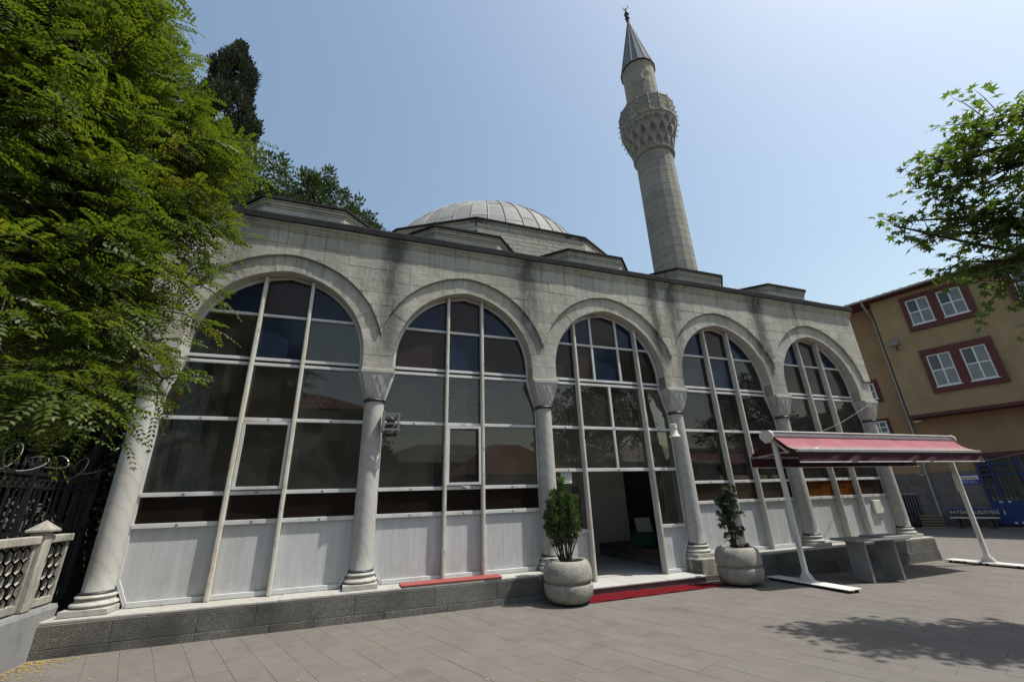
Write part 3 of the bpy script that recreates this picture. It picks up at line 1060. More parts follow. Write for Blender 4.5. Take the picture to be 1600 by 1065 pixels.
for k, cx in enumerate(COLX):
    c = (cx, YC, 0)
    pr_ = []
    for q in range(13):
        z = .73 + (3.67 - .73) * q / 12
        pr_.append((.188 - .018 * (q / 12) ** 1.3, z))
    col = MB().lathe([(.194, .715)] + pr_ + [(.172, 3.70)], 36, c).obj('column', S['marble'], mosque, 40)
    mb = MB()
    mb.box(cx - .285, cx + .285, YC - .285, YC + .285, .433, .515, .008)
    ring_at(mb, .243, .517, .075, c); mb.lathe([(.238, .59), (.226, .605), (.226, .615), (.236, .622)], 28, c)
    ring_at(mb, .214, .62, .06, c)
    mb.obj('column_base', S['base_marble'], col, 40)
    mb = MB(); ring_at(mb, .196, .676, .045, c)
    mb.obj('lead_collar', S['lead_collar'], col, 40)
    mb = MB(); ring_at(mb, .176, 3.685, .068, c)
    mb.obj('lead_collar', S['lead_collar'], col, 40)
    if k in (3,):
        MB().box(cx - .33, cx + .36, -.19, .2, -.05, .43, .012).obj('pedestal_block', S['old_concrete'], col)
    # capital with folded lozenges
    vs = []; zb, zm, zt = 3.752, 3.98, 4.252
    hb, ht = .185, .295
    bot = []; midr = []; top = []
    for j in range(16):
        a = 2 * math.pi * j / 16
        bot.append((cx + hb * math.cos(a), YC + hb * math.sin(a), zb))
    def sq(a, h):
        ca, sa = math.cos(a), math.sin(a); m = max(abs(ca), abs(sa)); return ca / m * h, sa / m * h
    for j in range(16):
        a = 2 * math.pi * j / 16
        sx_, sy_ = sq(a, ht)
        fx, fy = hb * math.cos(a), hb * math.sin(a)
        w = .47 + (.05 if j % 2 else -.04)
        midr.append((cx + fx * (1 - w) + sx_ * w, YC + fy * (1 - w) + sy_ * w * .88, zm + (.04 if j % 2 else -.04)))
        top.append((cx + sx_, YC + sy_ * .86, zt))
    vs = bot + midr + top
    fs = []
    for j in range(16):
        j2 = (j + 1) % 16
        fs += [(j, j2, 16 + j2), (j, 16 + j2, 16 + j)] if j % 2 else [(j, j2, 16 + j), (j2, 16 + j2, 16 + j)]
        fs += [(16 + j, 16 + j2, 32 + j), (16 + j2, 32 + j2, 32 + j)] if j % 2 else [(16 + j, 16 + j2, 32 + j2), (16 + j, 32 + j2, 32 + j)]
    fs.append(tuple(range(32, 48)))
    MB().add(vs, fs).obj('capital', S['capital'], col)
    mb = MB()
    for side in range(3):
        for ln in (((-.72, .02), (0, .88), (.72, .02)), ((-.36, .02), (0, .40), (.36, .02)), ((-.97, .96), (-.42, .44)), ((.97, .96), (.42, .44)), ((0, .88), (0, .40))):
            pts = []
            for (u0, v0), (u1, v1) in zip(ln[:-1], ln[1:]):
                for q in range(6):
                    u_, v_ = u0 + (u1 - u0) * q / 5, v0 + (v1 - v0) * q / 5
                    half = hb * .95 + (ht - hb * .95) * v_
                    a_ = u_ * half
                    dep = (1 - v_) * math.sqrt(max(0, hb * hb - (u_ * hb * .95) ** 2)) + v_ * ht * (.86 if side == 0 else 1.0) + .002
                    zq = zb + (zt - zb) * v_
                    if side == 0: pts.append((cx + a_, YC - dep, zq))
                    else: pts.append((cx + (dep if side == 1 else -dep), YC + a_ * .86, zq))
            mb.tube(pts, .0075, 5)
    mb.obj('lozenge_moulding', S['trim'], col, 60)
    MB().box(cx - .312, cx + .312, YC - .262, YC + .275, 4.253, 4.333, .008).obj('abacus', S['base_marble'], col)

# ------------------------------------------------------------------ glazed screens
YG = .335
FT = .055


def frame_half(z):
    if z < .83: return BAY / 2 - (.32 - (.32 - .145) * max(0, (z - .47)) / .36)
    if z < 3.70: return BAY / 2 - (.145 - .01 * (z - .83) / 2.87)
    if z < 4.30: return BAY / 2 - (.135 + (.285 - .135) * (z - 3.70) / .6)
    return arc_half(z, RI - .003)


def zsamples(z0, z1):
    z = {z0, z1}
    for b in [.47 + .03 * q for q in range(12)] + [.83, 3.70, 4.30, ZS]:
        if z0 < b < z1: z.add(b)
    if z1 > ZS:
        m = 14
        for k in range(m + 1):
            zz = ZS + (z1 - ZS) * k / m
            if z0 < zz < z1: z.add(zz)
    return sorted(z)


APEX = ZS + math.sqrt((RI + EC) ** 2 - EC ** 2)
APEX_IN = ZS + math.sqrt((RI - FT + EC) ** 2 - EC ** 2) - .0


def inner_half(z):
    if z <= ZS: return frame_half(z) - FT
    return arc_half(z, RI - .003 - FT)


def cell(xc, xa, xb, za, zb):
    """pane polygon clipped to the inside of the frame"""
    zz = [z for z in zsamples(za, min(zb, APEX_IN - .004))]
    Lf = []; Rt = []
    for z in zz:
        w = inner_half(z)
        l_, r_ = max(xa, xc - w), min(xb, xc + w)
        if r_ - l_ > 0.004:
            Lf.append((l_, z)); Rt.append((r_, z))
    if len(Lf) < 2: return None
    # trim to where the arch leaves room
    return clean(Rt + Lf[::-1])


def bar(parent, xa, xb, z0, z1, y0, y1, name, mat):
    return MB().box(xa, xb, y0, y1, z0, z1, .004).obj(name, mat, parent)


def glazed(i):
    xc = XC[i]
    door = i == 2
    zbot = .436 if not door else .14
    # outline frame
    zz = zsamples(zbot if not door else .14, APEX - .0005)
    mb = MB()
    for side in (-1, 1):
        pts_o = []; pts_i = []
        for z in zz:
            zo = z
            pts_o.append((xc + side * frame_half(max(z, .47)), z))
            wi = inner_half(max(z, .47)) if z < APEX_IN else 0
            pts_i.append((xc + side * max(0.0, wi), min(z, APEX_IN) if z >= APEX_IN else z))
        for k in range(len(zz) - 1):
            mb.prism([pts_o[k], pts_o[k + 1], pts_i[k + 1], pts_i[k]], YG - .03, YG + .03, 0, back=True)
    scr = mb.obj('glazed_screen', S['frame'], mosque)
    T_ = .028
    # vertical posts
    if door: posts = [xc - .90, xc + .90]
    else: posts = [xc - (.43 if i != 1 else .39), xc + (.44 if i != 1 else .40)]
    edges = [xc - 2] + posts + [xc + 2]
    for px_ in posts:
        zt_ = arc_z(px_ - xc, RI - .01) - .01
        zb_ = .436 if not door else .14
        mb = MB().box(px_ - .032, px_ + .032, YG - .145, YG - .032, zb_, zt_ + .0, .006)
        mb.box(px_ - .013, px_ + .013, YG - .151, YG - .146, zb_ + .01, zt_ - .03)
        mb.obj('mullion', S['mullion'], scr)
        MB().box(px_ - .026, px_ + .026, YG - .028, YG + .03, zb_, zt_ - .02).obj('mullion_backing', S['frame'], scr)
    # rails between the posts
    def rails(zc_, h, y0=YG - .052, y1=YG + .028, only=None):
        for q in range(3):
            if only is not None and q not in only: continue
            w = inner_half(zc_) + .01
            a = max(edges[q], xc - w) + (.033 if q > 0 else 0)
            b = min(edges[q + 1], xc + w) - (.033 if q < 2 else 0)
            if b - a < .05: continue
            bar(scr, a, b, zc_ - h / 2, zc_ + h / 2, y0, y1, 'transom', S['frame'])
            if zc_ < 3.6 and zc_ > 1.0:
                xm = (a + b) / 2
                MB().box(xm - .018, xm + .018, y0 - .006, y0 - .0005, zc_ - .016, zc_ + .016, .003).obj('latch', S['grey_metal'], scr)
    rails(5.385, .05)
    rails(4.47, .055); rails(4.365, .055)
    rails(3.31, .06)
    if not door:
        rails(2.04, .065); rails(1.57, .07); rails(.475, .075)
        zrows = [(.515, 1.535), (1.605, 2.005), (2.075, 3.28), (3.34, 4.335), (4.50, 5.36), (5.41, 7)]
    else:
        rails(2.36, .07)
        rails(1.10, .07, only=(0, 2)); rails(.18, .07, only=(0, 2))
        zrows = [(.215, 1.065), (1.135, 2.325), (2.395, 3.28), (3.34, 4.335), (4.50, 5.36), (5.41, 7)]
    # dark strip in the slot between the springing rails: its shade as solid colour
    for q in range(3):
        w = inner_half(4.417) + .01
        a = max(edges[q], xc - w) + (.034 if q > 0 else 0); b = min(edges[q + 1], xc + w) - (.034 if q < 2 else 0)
        bar(scr, a, b, 4.394, 4.441, YG - .01, YG + .02, 'gap_shade_strip', S['inner_dark'])
    # thin verticals of the door bay
    subs = {q: [] for q in range(3)}
    if door:
        for xv, z0_, z1_ in ((xc, 2.396, 4.336), (xc - .38, 4.5, 9), (xc + .38, 4.5, 9)):
            zt_ = min(z1_, arc_z(xv - xc, RI - .02) - .03)
            segs = [(2.396, 3.279), (3.341, 4.336)] if xv == xc else [(4.499, 5.359), (5.411, zt_)]
            for a, b in segs:
                MB().box(xv - .028, xv + .028, YG - .05, YG + .026, a, b, .004).obj('glazing_bar', S['frame'], scr)
    # panes and boards
    for rI, (za, zb) in enumerate(zrows):
        for q in range(3):
            if door and q == 1 and rI < 2: continue
            xa = edges[q] + (.03 if q > 0 else 0); xb = edges[q + 1] - (.03 if q < 2 else 0)
            if rI == 0:
                x = max(xa, xc - inner_half(.9)) if q == 0 else xa
                xe_ = min(xb, xc + inner_half(.9)) if q == 2 else xb
                nb_ = max(1, round((xe_ - x) / .105)); bw = (xe_ - x) / nb_
                for b_ in range(nb_):
                    p = cell(xc, x + b_ * bw + .0003, x + (b_ + 1) * bw - .0003, za, zb)
                    if p and len(p) >= 3: MB().prism(p, YG - .006 + random.uniform(-.0006, .0006), YG + .012, .002, back=True).obj('board', S['board'], scr)
                continue
            if door and q == 1 and rI in (2, 3): cuts = [xa, xc - .03, xc + .03, xb]
            elif door and q == 1: cuts = [xa, xc - .41, xc - .35, xc + .35, xc + .41, xb]
            else: cuts = [xa, xb]
            for ck in range(0, len(cuts), 2):
                p = cell(xc, cuts[ck], cuts[ck + 1], za, zb)
                if not p or len(p) < 3: continue
                mt = 'glass'
                mid = (cuts[ck] + cuts[ck + 1]) / 2 - xc
                if rI == 5:
                    mt = 'film_brown' if abs(mid) < .2 else 'film_blue'
                elif rI == 4:
                    if i in (0, 3): mt = 'film_blue' if abs(mid) < .2 else 'glass'
                    elif i == 1: mt = 'film_blue' if abs(mid) < .2 else 'film_brown'
                    elif i == 2: mt = 'film_blue' if abs(mid) < .2 else 'film_brown'
                    else: mt = 'film_brown' if mid > -.8 else 'film_brown'
                elif rI == 1 and not door:
                    mt = 'film_dark' if i < 3 else ('film_amber' if i == 4 and q < 2 else 'film_brown')
                MB().prism(p, YG - .003, YG + .003, 0, back=True).obj('pane', S[mt], scr)
    # hinged vent sash in the middle light
    if i in (0, 1):
        M_ = None
        a, b, z0_, z1_ = edges[1] + .04, edges[2] - .04, 2.09, 3.265
        M_ = Matrix.Translation((a, YG - .055, 0)) @ Matrix.Rotation(R(-2.0 if i == 0 else -5.0), 4, 'Z') @ Matrix.Translation((-a, -(YG - .055), 0))
        mb = MB(); t2 = .05
        for bb in ((a, a + t2, z0_, z1_), (b - t2, b, z0_, z1_), (a + t2, b - t2, z0_, z0_ + t2), (a + t2, b - t2, z1_ - t2, z1_)):
            mb.box(bb[0], bb[1], YG - .075, YG - .035, bb[2], bb[3], .003, M_)
        so = mb.obj('vent_sash', S['frame'], scr)
    return scr


SCREENS = [glazed(i) for i in range(5)]

# ------------------------------------------------------------------ portico interior
mb = MB()
YW = 4.15
mb.box(XL, XR, YW, YW + .14, .0, 7.3)
back_wall = mb.obj('back_wall', S['inner_wall'], mosque)
MB().box(XL + .03, XR - .03, .56, YW, 6.75, 7.18).obj('portico_ceiling', S['inner_ceiling'], mosque)
MB().box(7.9, 10.7, .60, YW - .01, .06, .15).obj('portico_floor', S['floor_marble'], mosque)
for a, b in ((-.1, 7.85), (10.75, 18.6)):
    MB().box(a, b, .63, YW - .01, .30, .47, .01).obj('raised_floor', S['inner_floor'], mosque)
# niche, windows and pierced gypsum lights of the back wall
MB().box(11.9, 13.4, YW - .03, YW - .002, .5, 2.55).obj('dark_window', S['inner_dark'], back_wall)
MB().box(5.6, 7.0, YW - .03, YW - .002, 1.2, 3.1).obj('dark_window', S['inner_dark'], back_wall)
MB().box(15.2, 16.6, YW - .03, YW - .002, 1.2, 3.1).obj('dark_window', S['inner_dark'], back_wall)
for xm in (12.3, 6.42, 2.3, 16.0):
    mb = MB(); w = .5; z0 = 4.35
    mb.box(xm - w - .06, xm + w + .06, YW - .02, YW - .004, z0 - .06, z0 + .98)
    lp = mb.obj('lattice_backing', S['inner_dark'], back_wall)
    mb = MB()
    r_ = .11
    for a in range(-4, 5):
        for b in range(0, 7):
            hx = xm + (a + (.5 if b % 2 else 0)) * r_ * 1.9; hz = z0 + .08 + b * r_ * 1.62
            if abs(hx - xm) > w - .04 or hz > z0 + .9: continue
            ring = [(hx + r_ * 1.06 * math.cos(R(60 * q + 30)), hz + r_ * 1.06 * math.sin(R(60 * q + 30))) for q in range(6)]
            rin = [(hx + r_ * .62 * math.cos(R(60 * q + 30)), hz + r_ * .62 * math.sin(R(60 * q + 30))) for q in range(6)]
            for q in range(6):
                mb.prism([ring[q], ring[(q + 1) % 6], rin[(q + 1) % 6], rin[q]], YW - .075, YW - .025, 0)
    tag(mb.obj('gypsum_lattice', S['inner_ceiling'], back_wall), kind='stuff')

# side screens with patterned glass at both ends of the portico
for sx, dirn in ((XR - .32, 1), (XL + .32, -1)):
    mb = MB()
    for y0, y1 in ((.55, .75), (3.85, 4.1)):
        mb.box(sx - .2, sx + .2, y0, y1, .43, 4.6)
    mb.box(sx - .2, sx + .2, .55, 4.1, 5.6, 7.2)
    sw = mb.obj('side_wall', S['inner_wall'], mosque)
    for y in (.78, 1.55, 2.32, 3.09, 3.82):
        MB().box(sx - .03, sx + .03, y - .03, y + .03, .45, 5.6).obj('side_mullion', S['frame'], sw)
    for z in (.9, 2.0, 3.2, 4.4, 5.57):
        MB().box(sx - .025, sx + .025, .78, 3.82, z - .03, z + .03).obj('side_transom', S['frame'], sw)
    for iy in range(4):
        y0 = .81 + iy * .77; y1 = y0 + .71
        for iz, (z0, z1) in enumerate(((.93, 1.97), (2.03, 3.17), (3.23, 4.37), (4.43, 5.54))):
            MB().box(sx - .004, sx + .004, y0, y1, z0, z1).obj('patterned_pane', S['glass_side'] if (iy + iz) % 3 != 2 else S['glass'], sw)
        MB().box(sx - .01, sx + .01, y0, y1, .45, .87).obj('side_board', S['board'], sw)

# ================================================================== minaret
MX, MY = 17.05, 5.5
minaret = thing('minaret', (MX, MY, 0), 'tall slender stone minaret with a carved balcony and grey lead cone', 'minaret')
NS = 16
MA = R(11.25)
mb = MB().lathe([(1.5, -.1), (1.5, 8.0), (.90, 9.3), (.90, 18.5)], NS, (MX, MY, 0), MA)
shaft = mb.obj('shaft', S['mortar'], minaret)
z = 8.2
k = 0
while z < 18.45:
    h = .40
    r0 = .975 + (1.54 - .975) * max(0, (9.3 - z) / 1.3) if z < 9.3 else .985 - .045 * (z - 9.3) / 9.2
    if z >= 9.3:
        MB().lathe([(r0 - .006, z + .004), (r0, z + .012), (r0 - .002, z + h - .012), (r0 - .008, z + h - .004)], NS, (MX, MY, 0), MA).obj('stone_course', S['minaret'], shaft)
    z += h
mb = MB(); ring_at(mb, .955, 18.42, .22, (MX, MY, 0), 48)
balc = None
# muqarnas corbelling
tiers = [(18.63, 19.25, .965, 1.10, 0.0), (19.25, 19.85, 1.10, 1.28, .5), (19.85, 20.35, 1.28, 1.40, 0.0)]
V = []; F = []
nth = NS * 14
rows = []
for z0, z1, r0, r1, off in tiers:
    for q in range(11):
        t = q / 10
        row = []
        for kk in range(nth):
            u = ((kk / 14 + off) % 1.0) * 2 - 1
            hgt = .9 * (1 - abs(u) ** 1.5)
            side = min(1.0, max(0.0, (abs(u) - .78) / .1))
            if t < hgt and abs(u) < .8:
                dpt = (1 - (abs(u) / .8) ** 2)
                rr = r0 + .02 - .055 * dpt * (1 if t < hgt - .12 else .5) + (r1 - r0) * .18 * t
            else:
                rr = r0 + (r1 - r0) * min(1, .35 + .75 * t) + .015
            row.append((rr, z0 + (z1 - z0) * t))
        rows.append(row)
for ri, row in enumerate(rows):
    for kk, (rr, zz) in enumerate(row):
        a = MA + 2 * math.pi * kk / nth
        V.append((MX + rr * math.cos(a), MY + rr * math.sin(a), zz))
for ri in range(len(rows) - 1):
    for kk in range(nth):
        k2 = (kk + 1) % nth
        F.append((ri * nth + kk, ri * nth + k2, (ri + 1) * nth + k2, (ri + 1) * nth + kk))
balc = np_mesh('balcony', V, F, S['minaret'], minaret)
mb.obj('neck_moulding', S['minaret'], balc, 50)
MB().lathe([(1.1, 20.34), (1.43, 20.36), (1.45, 20.42), (1.50, 20.47), (1.50, 20.56), (1.46, 20.58), (.8, 20.6)], NS, (MX, MY, 0), MA).obj('balcony_slab', S['minaret'], balc)
# pierced parapet panels
RP = 1.44
for q in range(NS):
    a0, a1 = MA + 2 * math.pi * q / NS, MA + 2 * math.pi * (q + 1) / NS
    A = Vector((MX + RP * math.cos(a0), MY + RP * math.sin(a0), 0)); Bv = Vector((MX + RP * math.cos(a1), MY + RP * math.sin(a1), 0))
    L = (Bv - A).length; d = (Bv - A) / L; nv = Vector((d.y, -d.x, 0))
    mb = MB(); z0, z1 = 20.585, 21.66; t = .035
    mb.box(0, L, -t, t, z0, z0 + .10); mb.box(0, L, -t, t, z1 - .08, z1)
    mb.box(0, .035, -t, t, z0 + .1, z1 - .08); mb.box(L - .035, L, -t, t, z0 + .1, z1 - .08)
    r_ = .075
    for ia in range(0, 6):
        for ib in range(0, 9):
            hx = .05 + (ia + (.5 if ib % 2 else 0)) * r_ * 1.74; hz = z0 + .13 + ib * r_ * 1.5
            if hx > L - .03 or hz > z1 - .1: continue
            for w_ in range(6):
                b0, b1 = R(60 * w_ + 30), R(60 * w_ + 90)
                po = [(hx + r_ * 1.02 * math.cos(b0), hz + r_ * 1.02 * math.sin(b0)), (hx + r_ * 1.02 * math.cos(b1), hz + r_ * 1.02 * math.sin(b1))]
                pi_ = [(hx + r_ * .58 * math.cos(b1), hz + r_ * .58 * math.sin(b1)), (hx + r_ * .58 * math.cos(b0), hz + r_ * .58 * math.sin(b0))]
                pp = [(min(max(x_, 0.01), L - .01), z_) for x_, z_ in po + pi_]
                if abs(area2(pp)) < 1e-5: continue
                mb.prism(pp, -t * .6, t * .6, 0, back=True)
    mb.v = [tuple(A + d * p[0] + nv * p[1] + Vector((0, 0, p[2]))) for p in mb.v]
    mb.obj('parapet_panel', S['minaret'], balc)
    MB().box(A.x - .045, A.x + .045, A.y - .045, A.y + .045, 20.585, 21.72, .01).obj('parapet_post', S['minaret'], balc)
    for w_ in range(5):
        zz = 19.75 + w_ * .36
        rr = [1.36, 1.46, 1.56, 1.54, 1.54][w_]
        cxm, cym = MX + rr * math.cos(a0), MY + rr * math.sin(a0)
        MB().lathe([(.01, zz - .035), (.03, zz - .025), (.04, zz), (.03, zz + .03), (.015, zz + .045)], 8, (cxm, cym, 0)).obj('lamp_bulb', S['dark_metal'], balc)
# upper shaft, cone, finial
mb = MB().lathe([(.84, 20.55), (.84, 24.72)], NS, (MX, MY, 0), MA)
ush = mb.obj('upper_shaft', S['mortar'], minaret)
z = 20.56
while z < 24.7:
    h = min(.38, 24.72 - z)
    MB().lathe([(.876, z + .003), (.882, z + .01), (.882, z + h - .01), (.876, z + h - .003)], NS, (MX, MY, 0), MA).obj('stone_course', S['minaret'], ush)
    z += h
mb = MB().lathe([(.885, 24.70), (.90, 24.74), (.93, 24.82), (.935, 24.9)], NS, (MX, MY, 0), MA); mb.obj('upper_moulding', S['minaret'], ush)
cone = MB().lathe([(.94, 24.9), (.98, 24.905), (.985, 24.96), (.93, 25.05), (.055, 29.35), (.03, 29.5)], NS, (MX, MY, 0), MA).obj('cone', S['lead_cone'], minaret)
MB().lathe([(.955, 24.87), (.99, 24.88), (.992, 24.935), (.96, 24.94)], NS, (MX, MY, 0), MA).obj('cone_edge', S['lead_dark'], cone)
for q in range(NS):
    a = MA + 2 * math.pi * q / NS
    MB().tube([(MX + .935 * math.cos(a), MY + .935 * math.sin(a), 25.05), (MX + .06 * math.cos(a), MY + .06 * math.sin(a), 29.35)], [.022, .012], 5).obj('lead_roll', S['lead'], cone)
fin = MB()
fin.lathe([(.05, 29.35), (.10, 29.45), (.07, 29.55), (.05, 29.6), (.13, 29.68), (.15, 29.78), (.10, 29.88), (.05, 29.93), (.12, 30.0), (.16, 30.12), (.12, 30.25), (.05, 30.3),
           (.085, 30.36), (.085, 30.42), (.03, 30.5), (.02, 30.6)], 14, (MX, MY, 0))
cres = []
dv = Vector((.72, -.69, 0))
for q in range(15):
    a = R(-60 + 300 * q / 14 + 0) + R(-30 + 0)
    a = R(125) + R(290) * q / 14
    cres.append(tuple(Vector((MX, MY, 30.80)) + dv * .16 * math.cos(a) + Vector((0, 0, .18 * math.sin(a)))))
fin.tube(cres, [.006 + .024 * math.sin(math.pi * q / 14) for q in range(15)], 6)
fin.obj('finial', S['dark_metal'], minaret, 50)
# loudspeaker horn on a bracket below the cone
ca = math.atan2(CAM_LOC[1] - MY, CAM_LOC[0] - MX) + R(18)
px_, py_ = MX + .87 * math.cos(ca), MY + .87 * math.sin(ca)
dirv = Vector((math.cos(ca), math.sin(ca), -.35)).normalized()
mb = MB()
base = Vector((px_, py_, 23.45))
MH = dirv.to_track_quat('Z', 'Y').to_matrix().to_4x4(); MH.translation = base
hv, hf = lathe_vf([(.05, 0), (.06, .12), (.09, .22), (.16, .32), (.22, .37), (.225, .38), (.20, .375), (.14, .31), (.06, .2), (.02, .18)], 18)
mb.add([tuple(MH @ Vector(p)) for p in hv], hf)
mb.obj('loudspeaker_horn', S['cream_plastic'], minaret, 50)

# ================================================================== yellow building on the far side of the court
TH = R(16.0)
BU = Vector((math.sin(TH), -math.cos(TH), 0)); BN = Vector((-math.cos(TH), -math.sin(TH), 0)); BO = Vector((31.0, 7.07, 0))


def bw(p):
    """(along, outward, up) of the yellow building -> world"""
    return tuple(BO + BU * p[0] + BN * p[1] + Vector((0, 0, p[2])))


class BB(MB):
    def bbox(self, s0, s1, o0, o1, z0, z1, b=0.0):
        vs, fs = box_vf(s0, s1, o0, o1, z0, z1, b)
        return self.add([bw(p) for p in vs], [f[::-1] for f in fs])


yb = thing('apartment_building', bw((3, -3, 0)), 'ochre plastered building with maroon window surrounds and blue grilles', 'building')
JT = .9
wallm = BB().bbox(-5, 16, -8, 0, -.3, 11.75).obj('wall', S['plaster_side'], yb)
jet = BB().bbox(1.52, 16, .003, JT, 5.18, 11.7).obj('jetty', S['plaster'], yb)
BB().bbox(1.50, 16, -.01, JT + .03, 5.09, 5.25, .01).obj('maroon_band', S['maroon'], jet)
# eaves, corrugated roof, gutter and downpipe
BB().bbox(-5.2, 16.2, -8, JT + .45, 11.72, 11.80).obj('eaves_board', S['maroon'], yb)
mb = BB()
nn = 120
vs = []
for k in range(nn + 1):
    s = -5.4 + 21.8 * k / nn
    zc = .035 * (k % 2)
    vs += [bw((s, JT + .55, 11.86 + zc)), bw((s, -3.6, 13.6 + zc)), bw((s, -8.4, 11.86 + zc)), bw((s, -3.6, 13.5))]
fs = []
for k in range(nn):
    for j in (0, 1):
        fs.append((k * 4 + j, (k + 1) * 4 + j, (k + 1) * 4 + j + 1, k * 4 + j + 1))
fs += [(0, 1, 2), (nn * 4, nn * 4 + 2, nn * 4 + 1)]
mb.add(vs, fs)
roof = mb.obj('roof', S['roof_sheet'], yb)
mb = BB()
mb.tube([bw((-5.3, JT + .56, 11.80)), bw((16.3, JT + .56, 11.80))], .07, 8)
mb.obj('gutter', S['gutter'], roof, 60)
mb = BB()
mb.tube([bw((1.30, JT + .5, 11.78)), bw((1.30, JT + .42, 11.5)), bw((1.28, .16, 11.05)), bw((1.27, .10, 10.7)), bw((1.27, .10, 2.9)), bw((1.2, .10, 2.6)), bw((1.2, .10, -.1))], .055, 8)
mb.obj('downpipe', S['gutter'], yb, 60)
mb = BB(); mb.tube([bw((1.62, .14, 10.9)), bw((1.75, .12, 10.2)), bw((1.62, .10, 9.2)), bw((1.7, .1, 8.4)), bw((1.55, .1, 6.9)), bw((1.62, .1, 5.4))], .018, 5)
mb.obj('cable', S['dark_metal'], yb, 60)


def pvc_window(parent, s0, s1, z0, z1, o, dark=0):
    mb = BB(); t = .06
    mb.bbox(s0, s1, o, o + .06, z0, z0 + t); mb.bbox(s0, s1, o, o + .06, z1 - t, z1)
    mb.bbox(s0, s0 + t, o, o + .06, z0 + t, z1 - t); mb.bbox(s1 - t, s1, o, o + .06, z0 + t, z1 - t)
    sm = (s0 + s1) / 2; zm = z0 + (z1 - z0) * .5
    mb.bbox(sm - t / 2, sm + t / 2, o, o + .055, z0 + t, z1 - t)
    mb.bbox(s0 + t, sm - t / 2, o, o + .05, zm - .03, zm + .03); mb.bbox(sm + t / 2, s1 - t, o, o + .05, zm - .03, zm + .03)
    wn = mb.obj('window', S['pvc'], parent)
    q = 0
    for a, b in ((s0 + t, sm - t / 2), (sm + t / 2, s1 - t)):
        for c, d in ((z0 + t, zm - .03), (zm + .03, z1 - t)):
            BB().bbox(a, b, o + .005, o + .02, c, d).obj('pane', S['window_dark'] if (q == 1 or (q == 3 and dark)) else S['window_pale'], wn)
            q += 1
    BB().bbox(s0 - .05, s1 + .05, o, o + .12, z0 - .05, z0 - .002, .008).obj('sill', S['pvc'], wn)
    return wn


# upper and lower window pairs, maroon painted surrounds
for (z0, z1, wz0, wz1) in ((9.50, 11.45, 9.82, 11.22), (6.17, 8.42, 6.46, 8.10)):
    for (a0, a1, ws) in ((2.78, 5.42, (2.98, 4.24)), (6.6, 9.2, (6.85, 8.1))):
        mb = BB(); e0, e1 = JT + .002, JT + .11
        mb.bbox(a0, a1, e0, e1, z0, wz0 - .052); mb.bbox(a0, a1, e0, e1, wz1 + .002, z1)
        mb.bbox(a0, ws[0] - .002, e0, e1, wz0 - .051, wz1 + .001); mb.bbox(ws[0] + .902, ws[1] - .002, e0, e1, wz0 - .051, wz1 + .001); mb.bbox(ws[1] + .902, a1, e0, e1, wz0 - .051, wz1 + .001)
        mb.obj('window_surround', S['maroon'], jet)
        for s0 in ws: pvc_window(jet, s0, s0 + .90, wz0, wz1, JT + .005)
BB().bbox(-.55, .45, .003, .03, 4.45, 5.4).obj('window_surround', S['maroon'], wallm)
BB().bbox(-.55, .50, .003, .03, 6.3, 7.6).obj('window_surround', S['maroon'], wallm)
pvc_window(wallm, -.4, .3, 4.6, 5.25, .031); pvc_window(wallm, -.4, .3, 6.5, 7.4, .031)
# stone cladding slabs of the ground floor
BB().bbox(-5, 16, .002, .03, -.3, 2.42).obj('cladding_backing', S['mortar'], wallm)
rr = random.Random(5)
for r_ in range(5):
    z0 = -.2 + r_ * .524; s = -3 + (.35 if r_ % 2 else 0)
    while s < 3.05:
        e = s + rr.uniform(.6, .95)
        if 3.05 - e < .35: e = 3.05
        BB().bbox(s + .004, e - .004, .031, .055 + rr.uniform(-.003, .003), z0 + .004, z0 + .52, .006).obj('cladding_slab', S['cladding'], wallm)
        s = e
# maroon lintel, blue grille above a blue panel
BB().bbox(2.95, 9, .004, .07, 2.95, 3.18, .01).obj('lintel', S['maroon'], wallm)
BB().bbox(3.06, 9, .031, .045, -.2, 2.95).obj('dark_opening', S['window_dark'], wallm)
gr = BB()
for s in (3.12, 3.55, 4.45, 5.4, 6.4, 7.4, 8.4): gr.bbox(s - .045, s + .045, .06, .12, 1.05, 2.94)
for z in (2.64, 2.18): gr.bbox(3.08, 8.45, .062, .118, z - .04, z + .04)
grille = gr.obj('grille', S['blue'], yb)
for z in (2.82, 2.42, 1.62):
    mb = BB()
    pts = []
    for k in range(0, 110):
        s = 3.1 + k * .05
        pts.append(bw((s, .08, z + .06 * math.sin(k * 1.9))))
    mb.tube(pts, .012, 4)
    mb.obj('wrought_scroll', S['wire'], grille)
for k in range(36):
    s = 3.16 + k * .148
    BB().bbox(s - .008, s + .008, .07, .086, 1.08, 2.93).obj('bar', S['iron'], grille)
pan = BB().bbox(3.08, 8.45, .05, .10, .02, 1.045, .01).obj('blue_panel', S['blue'], yb)
for (s, z, w, h) in ((3.45, .98, .16, .1), (3.72, .98, .12, .12), (3.42, .52, .10, .22), (4.35, .55, .24, .20), (3.66, .08, .14, .12), (3.9, .08, .14, .14), (5.1, .8, .2, .16)):
    pts = []
    for k in range(9):
        a = 2 * math.pi * k / 9; q = rr.uniform(.35, 1)
        pts.append(bw((s + w * .55 * q * math.cos(a), .105, min(1.04, max(.02, z + h * .55 * q * math.sin(a))))))
    MB().add(pts, [tuple(range(9))[::-1]]).obj('paper_scrap', S['paper'], pan)
BB().bbox(-5, 16, .0, .5, -.3, -.1, .02).obj('plinth_kerb', S['cladding'], yb)
BB().bbox(-.25, .55, .056, .075, .35, 1.42).obj('dark_opening', S['inner_dark'], wallm)
mb = BB()
for k in range(7): mb.bbox(-.22 + k * .12, -.205 + k * .12, .078, .095, .36, 1.41)
